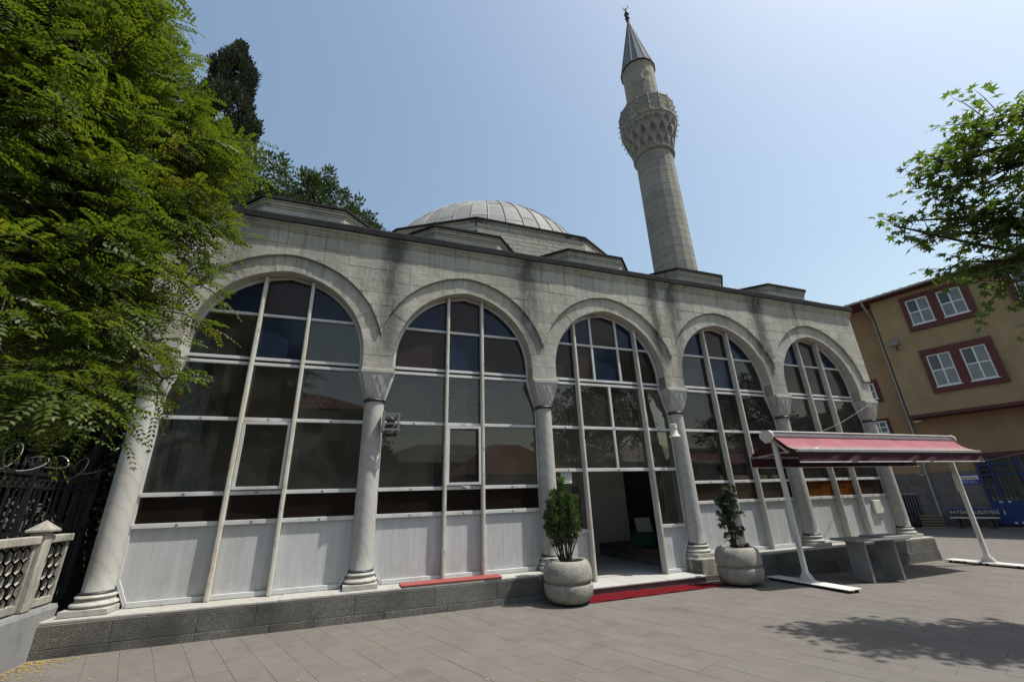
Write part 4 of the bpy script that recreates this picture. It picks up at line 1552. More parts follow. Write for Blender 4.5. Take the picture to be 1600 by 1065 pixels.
mb.bbox(-.28, .58, .076, .10, 1.40, 1.45); mb.bbox(-.28, .58, .076, .10, .32, .355)
mb.obj('window_bars', S['gutter'], wallm)

# floodlight, wall lamp, name plate, bench, planks
fl = thing('floodlight', bw((2.03, JT, 9.0)), 'grey floodlight on a bracket between the ochre building windows', 'floodlight')
mb = BB(); mb.bbox(1.86, 2.22, JT + .16, JT + .42, 8.93, 9.22, .03); mb.obj('housing', S['grey_metal'], fl)
BB().bbox(1.9, 2.18, JT + .20, JT + .40, 8.90, 8.928, .005).obj('lens', S['window_pale'], fl)
mb = BB(); mb.tube([bw((2.04, JT, 8.75)), bw((2.04, JT + .2, 8.72)), bw((2.04, JT + .28, 8.92))], .03, 6); mb.obj('bracket', S['dark_metal'], fl)
wl = thing('wall_lamp', bw((1.6, .1, 5.0)), 'small white lamp under the overhang of the ochre building', 'lamp')
mb = BB(); mb.bbox(1.52, 1.82, .3, .55, 4.92, 5.0, .02); mb.obj('lamp_head', S['pvc'], wl)
mb = BB(); mb.tube([bw((1.66, .42, 5.0)), bw((1.67, .42, 5.1))], .02, 6); mb.obj('arm', S['grey_metal'], wl)
np_ = thing('name_plate', bw((2.7, .06, 1.8)), 'white and blue name plate on the stone cladding by the grille', 'sign')
BB().bbox(2.30, 3.02, .058, .075, 2.00, 2.22, .003).obj('white_half', S['paper'], np_)
BB().bbox(2.30, 3.02, .058, .075, 1.80, 1.998, .003).obj('blue_half', S['sign_blue'], np_)
BB().bbox(2.30, 3.02, .058, .077, 2.195, 2.235, .003).obj('blue_border', S['sign_blue'], np_)
for z, mt, n_ in ((2.06, 'ink', 16), (1.94, 'paper', 14), (1.86, 'paper', 15)):
    s = 2.42; mb = BB()
    for k in range(n_):
        w = rr.uniform(.018, .032)
        if k in (6, 11): s += .03; continue
        mb.bbox(s, s + w, .0755, .0785, z - .014, z + .014); s += w + .006
    tag(mb.obj('lettering', S[mt], np_), kind='stuff')

bench = thing('street_bench', bw((2.4, .5, -.15)), 'dark bench with white lettering on its backrest against the stone-clad wall', 'bench')
BB().bbox(1.6, 3.25, .30, .72, .28, .34, .015).obj('seat', S['cream_plastic'], bench)
bk = BB().bbox(1.6, 3.25, .26, .31, .42, .66, .01).obj('backrest', S['dark_metal'], bench)
BB().bbox(1.6, 3.25, .258, .318, .66, .70, .01).obj('top_strip', S['sign_blue'], bk)
for s in (1.85, 2.95):
    BB().bbox(s - .04, s + .04, .30, .66, -.18, .28, .01).obj('leg', S['dark_metal'], bench)
    BB().bbox(s - .03, s + .03, .262, .30, .28, .655).obj('back_support', S['dark_metal'], bench)
tc = bpy.data.curves.new('backrest_lettering', 'FONT')
tc.body = 'FATİH BELEDİYESİ'; tc.size = .20; tc.extrude = .003; tc.align_x = 'CENTER'; tc.align_y = 'CENTER'
tc.materials.append(S['paper'])
to0 = bpy.data.objects.new('lettering_curve', tc); COL.objects.link(to0)
dg = bpy.context.evaluated_depsgraph_get()
tme = bpy.data.meshes.new_from_object(to0.evaluated_get(dg))
tme.materials.clear(); tme.materials.append(S['paper'])
bpy.data.objects.remove(to0)
to = bpy.data.objects.new('lettering', tme); COL.objects.link(to)
xax = BU; zax = BN; yax = Vector((0, 0, 1))
Mt = Matrix(((xax.x, yax.x, zax.x, 0), (xax.y, yax.y, zax.y, 0), (xax.z, yax.z, zax.z, 0), (0, 0, 0, 1)))
Mt.translation = Vector(bw((2.45, .316, .54)))
to.matrix_world = Mt
to.parent = bench; to.matrix_parent_inverse = Matrix.Translation(-BASE[bench.name])
to['kind'] = 'stuff'

pk = thing('timber_stack', bw((.9, .4, -.15)), 'stack of pale timber planks at the foot of the stone-clad wall', 'planks')
for k in range(5):
    BB().bbox(.42 + rr.uniform(-.05, .05), 1.32 + rr.uniform(-.1, .05), .22, .55, -.16 + k * .125, -.16 + k * .125 + .07, .006).obj('plank', S['wood'], pk)
    if k < 4:
        BB().bbox(.5, .6, .24, .53, -.09 + k * .125, -.037 + k * .125).obj('spacer', S['dark_wood'], pk)
sk = thing('dark_sack', bw((.1, .4, -.15)), 'dark bulging sack slumped beside the timber stack', 'sack')
mb = MB(); c = bw((.1, .38, -.16))
mb.lathe([(.02, 0), (.30, .02), (.36, .18), (.34, .36), (.25, .52), (.12, .60), (.14, .66), (.02, .68)], 16, c)
rj = random.Random(2); mb.v = [(p[0] + rj.uniform(-.03, .03), p[1] + rj.uniform(-.03, .03), p[2] + rj.uniform(-.01, .01)) for p in mb.v]
mb.obj('sack_body', S['inner_dark'], sk, 179)

# ================================================================== court furniture
def planter(name, cx, cy, s, label):
    t = thing(name, (cx, cy, g(cx)), label, 'planter', 'round concrete planters')
    z = g(cx)
    pr_ = [(.20, .03), (.33, .035), (.40, .07), (.447, .14), (.465, .22), (.468, .30), (.462, .338), (.455, .348), (.425, .352), (.415, .368), (.418, .385), (.452, .392), (.464, .402), (.470, .44), (.468, .54), (.455, .62), (.425, .69), (.385, .735), (.36, .745), (.34, .742), (.325, .725), (.315, .70), (.31, .62), (.02, .60)]
    mb = MB().lathe([(r_ * s, zz * s) for r_, zz in pr_], 48, (cx, cy, z))
    rj = random.Random(int(cx * 10))
    ph_ = rj.uniform(0, 6)
    mb.v = [(cx + (p[0] - cx) * (1 + .006 * math.sin(3 * math.atan2(p[1] - cy, p[0] - cx) + ph_ + p[2] * 5)), cy + (p[1] - cy) * (1 + .006 * math.sin(4 * math.atan2(p[1] - cy, p[0] - cx) + ph_)), p[2] + .006 * math.sin(2 * math.atan2(p[1] - cy, p[0] - cx) + ph_)) for p in mb.v]
    body = mb.obj('bowl', S['concrete'], t, 50)
    MB().lathe([(.01, .625 * s), (.2 * s, .645 * s), (.312 * s, .635 * s)][::-1], 24, (cx, cy, z)).obj('soil', S['soil'], t)
    MB().lathe([(.26 * s, .001), (.27 * s, .05)], 20, (cx, cy, z)).obj('foot', S['dark_metal'], t)
    return t


planter('planter', 7.30, -.62, .95, 'round concrete planter to the left of the open door')
planter('planter', 11.18, -.80, .95, 'round concrete planter between the door and the awning')


def sprays(cents, n, size, rng_, droop=.2, flat=.35):
    """small forked conifer sprays: numpy quads round centres (x, y, z, r)"""
    V = []; F = []
    for (x, y, z, r, up) in cents:
        m = int(n * r * 10)
        for _ in range(m):
            d = rng_.normal(size=3); d /= np.linalg.norm(d)
            p = np.array([x, y, z]) + d * r * rng_.uniform(.25, 1) ** .6
            dirn = d * .8 + np.array([0, 0, up]) + rng_.normal(size=3) * .3
            dirn /= np.linalg.norm(dirn)
            sd = np.cross(dirn, rng_.normal(size=3)); sd /= np.linalg.norm(sd)
            for q in (-.6, 0, .6):
                dd_ = dirn + sd * q; dd_ /= np.linalg.norm(dd_)
                w = np.cross(dd_, np.cross(sd, dirn)); w /= (np.linalg.norm(w) + 1e-9)
                L = size * rng_.uniform(.6, 1.2); ww = L * .13
                b = len(V)
                V += [p, p + dd_ * L * .5 + w * ww, p + dd_ * L, p + dd_ * L * .5 - w * ww]
                F.append((b, b + 1, b + 2, b + 3))
    return np.array(V), np.array(F)


r1 = np.random.default_rng(11)
sh = thing('potted_conifer', (7.30, -.62, .6), 'dense upright conifer with bare lower stems in the planter beside the door', 'shrub', 'potted shrubs')
cen = []
mb = MB()
for k in range(30):
    a = r1.uniform(0, 6.28); rb = r1.uniform(.0, .12); rt = r1.uniform(.05, .30) * (1 if k < 24 else 1.3); zt = 1.22 + r1.uniform(.1, 1.02) * (.88 - rt * 1.1)
    if k == 0: rt, zt = .03, 2.08
    bx_, by_ = 7.3 + rb * math.cos(a), -.62 + rb * math.sin(a)
    ex, ey = 7.3 + rt * math.cos(a) - .01, -.62 + rt * math.sin(a)
    mx_, my_ = 7.3 + (rb * .4 + rt * .75) * math.cos(a), -.62 + (rb * .4 + rt * .75) * math.sin(a)
    mb.tube([(bx_, by_, .6), (mx_, my_, .6 + (zt - .6) * .45), (ex, ey, zt)], [.013, .008, .003], 5)
    n_ = int((zt - 1.0) / .055); lo_ = r1.uniform(.40, .62)
    for q in range(n_):
        t = lo_ + (1.02 - lo_) * q / max(1, n_ - 1)
        zz = .6 + (zt - .6) * t
        f_ = max(0, (t - .45) / .55)
        cen.append((mx_ + (ex - mx_) * f_ + r1.uniform(-.03, .03), my_ + (ey - my_) * f_ + r1.uniform(-.03, .03), zz, r1.uniform(.028, .058) * (.7 if t < .6 else 1), 1.2))
mb.obj('stem', S['bark'], sh, 60)
V, F = sprays(cen, 26, .085, r1)
np_mesh('foliage', V, F, S['leaf_thuja'], sh)

sh = thing('potted_juniper', (11.18, -.80, .55), 'thin straggly juniper with a side branch in the planter near the awning', 'shrub', 'potted shrubs')
cen = []
pth = [(11.18, .62), (11.16, .83), (11.14, 1.05), (11.17, 1.27), (11.20, 1.46), (11.12, 1.62), (11.17, 1.75)]
for k, (x, z) in enumerate(pth):
    for q in range(11 if k > 1 else 4):
        cen.append((x + r1.normal() * .085, -.80 + r1.normal() * .08, z + r1.uniform(-.14, .12), r1.uniform(.03, .065), .8))
for (dx, z, r_) in ((-.18, 1.22, .06), (-.27, 1.26, .06), (-.34, 1.29, .05), (.2, 1.38, .06), (.26, 1.46, .05), (-.1, .98, .06), (.05, 1.82, .04)):
    cen.append((11.18 + dx, -.80 + dx * .3, z, r_, .6))
V, F = sprays(cen, 34, .085, r1)
np_mesh('foliage', V, F, S['leaf_thuja_dark'], sh)
mb = MB()
mb.tube([(11.18, -.8, .58), (11.15, -.81, 1.0), (11.15, -.79, 1.3), (11.17, -.8, 1.75)], [.022, .018, .012, .004], 6)
for k in range(5):
    a = r1.uniform(0, 6.28)
    mb.tube([(11.17, -.8, .6), (11.17 + .07 * math.cos(a), -.8 + .07 * math.sin(a), 1.0), (11.17 + .1 * math.cos(a), -.8 + .1 * math.sin(a), 1.4)], [.012, .009, .003], 5)
mb.tube([(11.15, -.8, 1.05), (11.0, -.85, 1.19), (10.84, -.9, 1.29)], [.01, .007, .003], 5)
mb.obj('stem', S['bark'], sh, 60)

# red carpet in front of the step, red board on the plinth
mb = MB()
nx, ny = 40, 8
vs = []; fs = []
A_ = [(7.72, -.27), (10.52, -.36), (10.95, -.78), (7.62, -.84)]
for i in range(nx + 1):
    for j in range(ny + 1):
        u, v_ = i / nx, j / ny
        x = (A_[0][0] * (1 - u) + A_[1][0] * u) * (1 - v_) + (A_[3][0] * (1 - u) + A_[2][0] * u) * v_
        y = (A_[0][1] * (1 - u) + A_[1][1] * u) * (1 - v_) + (A_[3][1] * (1 - u) + A_[2][1] * u) * v_
        y = min(y, -.295)
        vs.append((x, y, g(x) + .018 + .007 * math.sin(x * 5 + y * 3) * math.sin(y * 7) + .006 * math.sin(x * 13 - y * 6)))
n0 = len(vs)
vs += [(p[0], p[1], p[2] - .01) for p in vs]
for i in range(nx):
    for j in range(ny):
        a = i * (ny + 1) + j
        fs.append((a, a + 1, a + ny + 2, a + ny + 1))
edge = [i * (ny + 1) for i in range(nx + 1)] + [nx * (ny + 1) + j for j in range(1, ny + 1)] + [i * (ny + 1) + ny for i in range(nx - 1, -1, -1)] + [j for j in range(ny - 1, 0, -1)]
for k in range(len(edge)):
    a, b = edge[k], edge[(k + 1) % len(edge)]
    fs.append((b, a, n0 + a, n0 + b))
ob = mb.add(vs, fs).obj('carpet', S['carpet'], None, 60)
tag(ob, 'long red carpet on the paving in front of the door step', 'carpet')
ob = MB().box(4.36, 6.18, -.17, .17, .437, .462, .004).obj('board', S['red_board'])
ob.name = 'red_board'
tag(ob, 'faded red board lying on the plinth below the second window bay', 'board')

# ------------------------------------------------------------------ awning
aw = thing('awning', (15.5, -1.27, -.1), 'freestanding maroon awning on two white posts beside the portico', 'awning')
AX0, AX1, AY = 12.22, 19.0, -1.27
cz0 = 2.90
mb = MB().box(AX0 + .06, AX1, AY - .10, AY + .10, cz0 + .02, cz0 + .12, .02)
mb.box(AX0 + .06, AX1, AY - .12, AY + .12, cz0 + .125, cz0 + .155, .008)
cas = mb.obj('cassette', S['white_metal'], aw)
MB().tube([(AX0 + .08, AY - .10, cz0 - .0), (AX1 - .02, AY - .10, cz0 - .0)], .05, 10).obj('roller', S['awning_dark'], cas, 60)
MB().tube([(AX0 + .08, AY + .10, cz0 - .0), (AX1 - .02, AY + .10, cz0 - .0)], .05, 10).obj('roller', S['awning_dark'], cas, 60)
for xx in (AX0, AX1 + .002):
    mb = MB()
    pts = [(-.17, .10), (-.10, .17), (.10, .17), (.17, .10), (.17, .02), (.06, -.10), (-.06, -.10), (-.17, .02)]
    vs = [(xx, AY + a, cz0 + b) for a, b in pts] + [(xx + .05, AY + a, cz0 + b) for a, b in pts]
    mb.add(vs, [tuple(range(8)), tuple(range(15, 7, -1))] + [((k + 1) % 8, k, 8 + k, 8 + (k + 1) % 8) for k in range(8)])
    mb.obj('end_cap', S['white_metal'], cas)
for px_, pz in ((12.42, g(12.42)), (18.78, g(18.78))):
    mb = MB()
    mb.box(px_ - .033, px_ + .033, AY - .05, AY + .05, pz + .12, cz0 + .02, .006)
    if px_ > 15: mb.box(px_ - .052, px_ - .041, AY - .07, AY + .07, pz + 1.75, pz + 2.2)
    post = mb.obj('post', S['white_metal'], aw)
    mb = MB()
    for sx_ in (-1, 1):
        vs = [(px_ + sx_ * .03, AY, pz + .30), (px_ + sx_ * .02, AY - .16, pz + .075), (px_ + sx_ * .02, AY + .16, pz + .075), (px_ + sx_ * .045, AY, pz + .30), (px_ + sx_ * .045, AY - .16, pz + .075), (px_ + sx_ * .045, AY + .16, pz + .075)]
        mb.add(vs, [(0, 1, 2), (5, 4, 3), (0, 3, 4, 1), (1, 4, 5, 2), (2, 5, 3, 0)])
    mb.box(px_ - .10, px_ + .10, AY - .17, AY + .17, pz + .071, pz + .085)
    mb.obj('foot_gusset', S['white_metal'], post)
    bp = MB().box(px_ - .23, px_ + .14, AY - .98, AY + .80, pz + .055, pz + .07, .004).obj('base_plate', S['white_metal'], aw)
    for yy in (-.9, -.6, .1, .55, .72):
        for xo in (-.20, .05):
            MB().box(px_ + xo, px_ + xo + .06, AY + yy - .03, AY + yy + .03, pz + .0, pz + .054, .01).obj('caster', S['dark_metal'], bp)
# fabric slopes with sag, front bar, valance, arms
for sgn, tm in ((-1, 'awning_top'), (1, 'awning_top')):
    y_in, y_out = AY + sgn * .12, AY + sgn * .74
    z_in, z_out = cz0 + .02, 2.565
    nx, ny = 60, 8
    x0i, x1i = AX0 + .10, AX1 - .06
    x0o, x1o = (AX0 - .10, AX1 - .42) if sgn < 0 else (AX0 + .22, AX1 - .3)
    vs = []
    rj = random.Random(4 + sgn)
    ph = [rj.uniform(0, 6) for _ in range(4)]
    for i in range(nx + 1):
        for j in range(ny + 1):
            u, v_ = i / nx, j / ny
            x = (x0i + (x1i - x0i) * u) * (1 - v_) + (x0o + (x1o - x0o) * u) * v_
            sag = -.045 * math.sin(math.pi * v_) + .015 * math.sin(u * 46 + v_ * 5 + ph[0]) * math.sin(math.pi * v_) + .010 * math.sin(u * 23 - v_ * 4 + ph[1]) * math.sin(math.pi * v_)
            vs.append((x, y_in + (y_out - y_in) * v_, z_in + (z_out - z_in) * v_ + sag))
    n0 = len(vs)
    vs += [(p[0], p[1], p[2] - .004) for p in vs]
    fs = []
    for i in range(nx):
        for j in range(ny):
            a = i * (ny + 1) + j
            q = (a, a + ny + 1, a + ny + 2, a + 1)
            fs.append(q if sgn > 0 else q[::-1]); q2 = tuple(n0 + k for k in q)
            fs.append(q2[::-1] if sgn > 0 else q2)
    fo = MB().add(vs, fs).obj('fabric', S[tm], aw, 60)
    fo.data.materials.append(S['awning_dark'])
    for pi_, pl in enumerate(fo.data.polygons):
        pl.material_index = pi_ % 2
    mb = MB().box(x0o - .02, x1o + .02, y_out - .03, y_out + .03, z_out - .045, z_out + .02, .008)
    fb = mb.obj('front_bar', S['gutter'], aw)
    # valance
    vs = []; nx = 90; ny = 5
    for i in range(nx + 1):
        for j in range(ny + 1):
            u, v_ = i / nx, j / ny
            yy = y_out + sgn * (.0 + .04 * v_ * math.sin(u * 60 + ph[2] + 3 * v_) * (.5 + .5 * math.sin(u * 17 + ph[3])))
            vs.append((x0o + (x1o - x0o) * u, yy, z_out - .046 - .195 * v_))
    fs = [(i * (ny + 1) + j, i * (ny + 1) + j + 1, (i + 1) * (ny + 1) + j + 1, (i + 1) * (ny + 1) + j) for i in range(nx) for j in range(ny)]
    MB().add(vs, fs).obj('valance', S['awning_dark'], aw, 60)
    MB().box(x0o - .01, x1o + .03, y_out - .012 + sgn * .01, y_out + .012 + sgn * .01, z_out - .262, z_out - .242, .003).obj('hem_bar', S['white_metal'], aw)
    for xa_ in (AX0 + .35, AX1 - 1.2):
        mb = MB()
        mb.tube([(xa_, AY + sgn * .12, cz0 - .05), (xa_ + .7, AY + sgn * .40, 2.66)], .028, 6)
        mb.tube([(xa_ + .7, AY + sgn * .40, 2.66), (xa_ + .05, y_out - sgn * .04, 2.555)], .024, 6)
        mb.lathe([(.04, -.04), (.05, 0), (.04, .04)], 10, (xa_ + .7, AY + sgn * .40, 2.66))
        mb.obj('folding_arm', S['white_metal'], aw, 60)

# ------------------------------------------------------------------ stone table
tz = -.11
tb = thing('stone_table', (14.45, -1.5, tz), 'grey marble slab table on two upright slabs under the awning', 'table')
ang = R(-9)
Mtb = Matrix.Translation((14.42, -1.42, tz)) @ Matrix.Rotation(ang, 4, 'Z')
MB().box(-.72, .70, -.32, .34, .80, .845, .006, Mtb).obj('table_top', S['table'], tb)
MB().box(.05, .78, -.30, .30, .847, .875, .006, Mtb).obj('top_slab', S['table'], tb)
for lx in (-.42, .36):
    MB().box(lx - .03, lx + .03, -.22, .22, .0, .80, .006, Mtb).obj('leg_slab', S['table'], tb)

# ------------------------------------------------------------------ fittings on the portico
hs = thing('horn_loudspeaker', (10.92, 0.02, 3.1), 'cream horn loudspeaker mounted on a portico column right of the door', 'loudspeaker')
mb = MB().lathe([(.02, .10), (.07, .07), (.125, .006), (.14, 0), (.135, .012), (.095, .07), (.08, .14), (.076, .20), (.088, .205), (.088, .30), (.07, .31)], 24, (10.70, -.06, 3.08))
mb.obj('horn', S['cream_plastic'], hs, 50)
MB().tube([(10.70, -.06, 3.33), (10.88, .05, 3.33), (11.02, .12, 3.32)], .018, 6).obj('bracket', S['grey_metal'], hs)
lb = thing('lamp_cage', (3.98, 0.02, 3.2), 'rusty metal lamp cage bracketed to the second column', 'lamp bracket')
mb = MB()
x0, x1, y0, y1, z0, z1 = 3.88, 4.16, -.10, .10, 3.12, 3.42
for a in (x0, x1):
    for b in (y0, y1): mb.box(a - .012, a + .012, b - .012, b + .012, z0, z1)
for zz in (z0, z1, (z0 + z1) / 2 - .04):
    mb.box(x0 - .02, x1 + .04, y0 - .014, y0 + .014, zz - .014, zz + .014); mb.box(x0 - .02, x1 + .04, y1 - .014, y1 + .014, zz - .014, zz + .014)
    mb.box(x0 - .013, x0 + .013, y0, y1, zz - .013, zz + .013); mb.box(x1 - .013, x1 + .013, y0, y1, zz - .013, zz + .013)
mb.obj('cage', S['grey_metal'], lb)
MB().box(3.86, 3.90, -.12, .12, 3.08, 3.46, .004).obj('mount_plate', S['grey_metal'], lb)
MB().lathe([(.02, 3.18), (.06, 3.2), (.08, 3.28), (.06, 3.36), (.02, 3.38)], 12, (4.02, 0, 0)).obj('lamp', S['dark_metal'], lb, 60)
nt = thing('paper_notice', (7.85, .2, 2.2), 'white printed notice taped to the glass left of the door', 'notice')
MB().box(7.76, 8.02, YG - .012, YG - .008, 2.08, 2.32).obj('sheet', S['paper'], nt)
mb = MB()
for k in range(5):
    x = 7.785
    while x < 7.99:
        w = random.uniform(.012, .04); mb.box(x, min(x + w, 7.995), YG - .0135, YG - .0122, 2.285 - k * .043 - .008, 2.285 - k * .043 + .008); x += w + .01
tag(mb.obj('lettering', S['ink'], nt), kind='stuff')
mbx = thing('meter_box', (17.75, .2, 1.1), 'small beige meter box on the white boards of the last bay', 'meter box')
MB().box(17.58, 17.90, YG - .08, YG - .008, 1.08, 1.44, .012).obj('housing', S['cream_plastic'], mbx)
MB().box(17.80, 17.97, YG - .06, YG - .009, 1.12, 1.26, .01).obj('junction_box', S['cream_plastic'], mbx)
ww = MB().tube([(18.72, -.1, 4.4), (17.2, -.3, 3.85), (15.9, -.55, 3.45), (14.6, -.9, 3.15), (14.2, -1.25, 3.05)], .006, 5).obj('wire', S['wire'])
tag(ww, 'thin wire hanging from the last capital to the awning', 'wire')
pts = []
for k in range(21):
    t = k / 20
    a, b = Vector((18.9, -.1, 2.35)), Vector(bw((1.3, .1, 2.55)))
    p = a.lerp(b, t); p.z -= .25 * math.sin(math.pi * t)
    pts.append(tuple(p))
for k in range(1, 16):
    a, b = Vector(bw((1.3, .1, 2.55))), Vector((30.0, -2.5, 3.9))
    p = a.lerp(b, k / 15); p.z -= .2 * math.sin(math.pi * k / 15); pts.append(tuple(p))
ww = MB().tube(pts, .010, 4).obj('overhead_cable', S['wire']); tag(ww, 'slack cable strung across the ochre building ground floor', 'cable')

# things inside the portico seen through the door
wb = MB().box(10.45, 10.97, 0, .03, 0, .72, .004, Matrix.Translation((.95, 2.9, .47)) @ Matrix.Rotation(R(-14), 4, 'X')).obj('white_board', S['paper'])
tag(wb, 'white board leaning on the wall inside the doorway', 'board')
tb2 = MB().box(10.72, 11.28, 2.0, 2.4, .47, .84, .03).obj('storage_crate', S['green_cloth']); tag(tb2, 'dark teal crate standing inside the doorway', 'crate')
mb = MB().lathe([(.02, 0), (.24, .02), (.28, .14), (.20, .28), (.06, .34), (.02, .35)], 14, (11.55, 2.0, .47)); rj = random.Random(1)
mb.v = [(p[0] + rj.uniform(-.03, .03), p[1] + rj.uniform(-.03, .03), p[2] + rj.uniform(0, .02)) for p in mb.v]
ob = mb.obj('plastic_bag', S['blue_plastic'], None, 179); tag(ob, 'crumpled blue plastic bag inside the doorway', 'bag')
cb = thing('wooden_stand', (9.3, 3.2, .15), 'dark wooden shoe stand with green cloth inside the doorway', 'stand')
MB().box(8.95, 9.55, 2.9, 3.3, .15, 2.1, .02).obj('carcass', S['dark_wood'], cb)
MB().box(9.05, 9.45, 2.88, 2.898, .9, 1.6).obj('cloth', S['green_cloth'], cb)

# ================================================================== cemetery side on the left
tag(MB().add([(-40, -14, .02), (-.46, -14, .02), (-.46, 40, .02), (-40, 40, .02)], [(0, 1, 2, 3)]).obj('cemetery_ground', S['soil']), kind='structure')
lw = thing('garden_wall', (-.6, -4, 0), 'low grey concrete wall with a stained post and pierced balustrade panel', 'wall')
mb = MB()
prf = [(-.40, -.1), (-.40, .55), (-.42, .60), (-.80, .62), (-.80, -.1)]
vs = [(p[0], -9.0, p[1]) for p in prf] + [(p[0], .20, p[1]) for p in prf]
vs[5 + 0] = (-.40, .02, -.1)
mb.add(vs, [(4, 3, 2, 1, 0), (5, 6, 7, 8, 9)] + [(k, (k + 1) % 5, 5 + (k + 1) % 5, 5 + k) for k in range(5)])
mb.obj('wall_body', S['wall_concrete'], lw)
for py in (-.46, -2.9, -5.3, -7.7):
    mb = MB().box(-.61, -.43, py - .09, py + .09, .61, 1.56, .012)
    po = mb.obj('post', S['old_concrete'], lw)
    mb = MB(); h = .135
    mb.box(-.52 - h, -.52 + h, py - h, py + h, 1.565, 1.60, .008)
    mb.add([(-.52 - h + .01, py - h + .01, 1.601), (-.52 + h - .01, py - h + .01, 1.601), (-.52 + h - .01, py + h - .01, 1.601), (-.52 - h + .01, py + h - .01, 1.601), (-.52, py, 1.72)],
           [(0, 1, 4), (1, 2, 4), (2, 3, 4), (3, 0, 4)])
    mb.obj('post_cap', S['old_concrete'], po)
spans = [(-.345, .17), (-2.78, -.58), (-5.18, -3.02), (-7.58, -5.42)]
for a, b in spans:
    MB().box(-.60, -.44, a, b, 1.42, 1.52, .01).obj('coping_rail', S['old_concrete'], lw)
    mb = MB()
    mb.box(-.56, -.48, a, b, .625, .72, .006)
    for yy in ((a, a + .05), (b - .05, b)): mb.box(-.56, -.48, yy[0], yy[1], .72, 1.42)
    # interlocking star lattice
    r_ = .092
    def seg(p, q, w=.013):
        d = Vector((q[0] - p[0], q[1] - p[1])); L = d.length
        if L < 1e-4: return
        nrm = Vector((-d.y, d.x)) / L * w
        vs = []
        for xx in (-.538, -.502):
            for s_, e in ((p, 1), (p, -1), (q, -1), (q, 1)):
                vs.append((xx, s_[0] + nrm.x * e, s_[1] + nrm.y * e))
        mb.add(vs, [(0, 1, 2, 3), (7, 6, 5, 4), (0, 3, 7, 4), (3, 2, 6, 7), (2, 1, 5, 6), (1, 0, 4, 5)])
    def cl(p):
        return (min(max(p[0], a + .02), b - .02), min(max(p[1], .70), 1.43))
    nyc = int((b - a) / (r_ * 1.732)) + 2
    for i_ in range(nyc):
        for j_ in range(6):
            cy_ = a + (i_ + (.5 if j_ % 2 else 0)) * r_ * 1.732; cz_ = .75 + j_ * r_ * 1.5
            for q in range(6):
                p0 = (cy_ + r_ * math.cos(R(60 * q + 30)), cz_ + r_ * math.sin(R(60 * q + 30))); p1_ = (cy_ + r_ * math.cos(R(60 * q + 90)), cz_ + r_ * math.sin(R(60 * q + 90)))
                seg(cl(p0), cl(p1_))
    mb.obj('pierced_panel', S['old_concrete'], lw)

cw = thing('cemetery_wall', (-13, 10, 0), 'old rubble wall closing the cemetery behind the trees', 'wall')
MB().box(-13.4, -13, -14, 26, -.1, 3.4, .03).obj('wall_body', S['plinth'], cw)
MB().box(-13, -1, 25.6, 26, -.1, 3.4, .03).obj('wall_body', S['plinth'], cw)
fe = thing('iron_fence', (-.95, -2, .1), 'dark wrought iron fence with spear tips behind the low wall', 'fence')
fx = -1.0
for k in range(37):
    y = -3.6 + k * .145
    thick = .009 if k % 12 else .03
    MB().box(fx - thick, fx + thick, y - thick, y + thick, .1, 2.42 if k % 12 else 2.55).lathe([(.012, 2.42), (.026, 2.46), (.016, 2.52), (.002, 2.60)] if k % 12 else [(.03, 2.55), (.002, 2.66)], 6, (fx, y, 0)).obj('bar' if k % 12 else 'post', S['iron'], fe)
for z in (2.36, 1.55, .45):
    MB().box(fx - .022, fx + .022, -3.65, 1.6, z - .025, z + .025).obj('rail', S['iron'], fe)
for k in range(36):
    y = -3.53 + k * .145
    MB().tube([(fx, y + .05 * math.cos(R(45 * q)), 2.24 + .05 * math.sin(R(45 * q))) for q in range(9)], .007, 5).obj('scroll', S['iron'], fe)
MB().box(fx - .018, fx + .018, -3.65, 1.6, 2.155, 2.185).obj('rail', S['iron'], fe)
for k in range(26):      # return along the portico end
    x = -1.1 - k * .13
    MB().box(x - .012, x + .012, 1.58, 1.604, .1, 2.42).obj('bar', S['iron'], fe)
MB().box(-4.5, -1.03, 1.57, 1.615, 2.335, 2.385).obj('rail', S['iron'], fe)
pts = []
for k in range(160):
    t = k / 159
    a = t * 2 * math.pi * 7
    rr_ = .14 + .07 * math.sin(t * 17)
    pts.append((fx + .05 + .16 * math.cos(a), -2.6 + t * 3.9 + .05 * math.sin(a * 1.3), 2.52 + .02 * math.sin(t * 40) + rr_ * math.sin(a)))
rw = MB().tube(pts, .0065, 4)
for k in range(3, 156, 3):
    p = pts[k]; rw.box(p[0] - .014, p[0] + .014, p[1] - .005, p[1] + .005, p[2] - .003, p[2] + .003)
ob = rw.obj('razor_wire', S['wire']); tag(ob, 'tangled coil of razor wire along the iron fence top', 'wire')
gs_specs = [(-2.0, 3.0, .45, 1.25, 12, 'rounded marble gravestone behind the iron fence'), (-3.0, 2.4, .5, 1.0, -8, 'broad low marble gravestone behind the iron fence'), (-2.7, 4.4, .4, 1.6, 5, 'tall thin marble gravestone farthest behind the fence')]
for x, y, w, h, a, lab in gs_specs:
    pr_ = [(-w / 2, 0), (w / 2, 0), (w / 2 * .95, h * .8), (w * .2, h), (-w * .2, h), (-w / 2 * .95, h * .8)]
    v, f = prism_vf(pr_, -.06, .06, .015, True)
    M_ = Matrix.Translation((x, y, .02)) @ Matrix.Rotation(R(a), 4, 'Z') @ Matrix.Rotation(R(a * .4), 4, 'Y')
    ob = MB().add([tuple(M_ @ Vector(p)) for p in v], f).obj('gravestone', S['base_marble']); tag(ob, lab, 'gravestone', 'gravestones behind the fence')

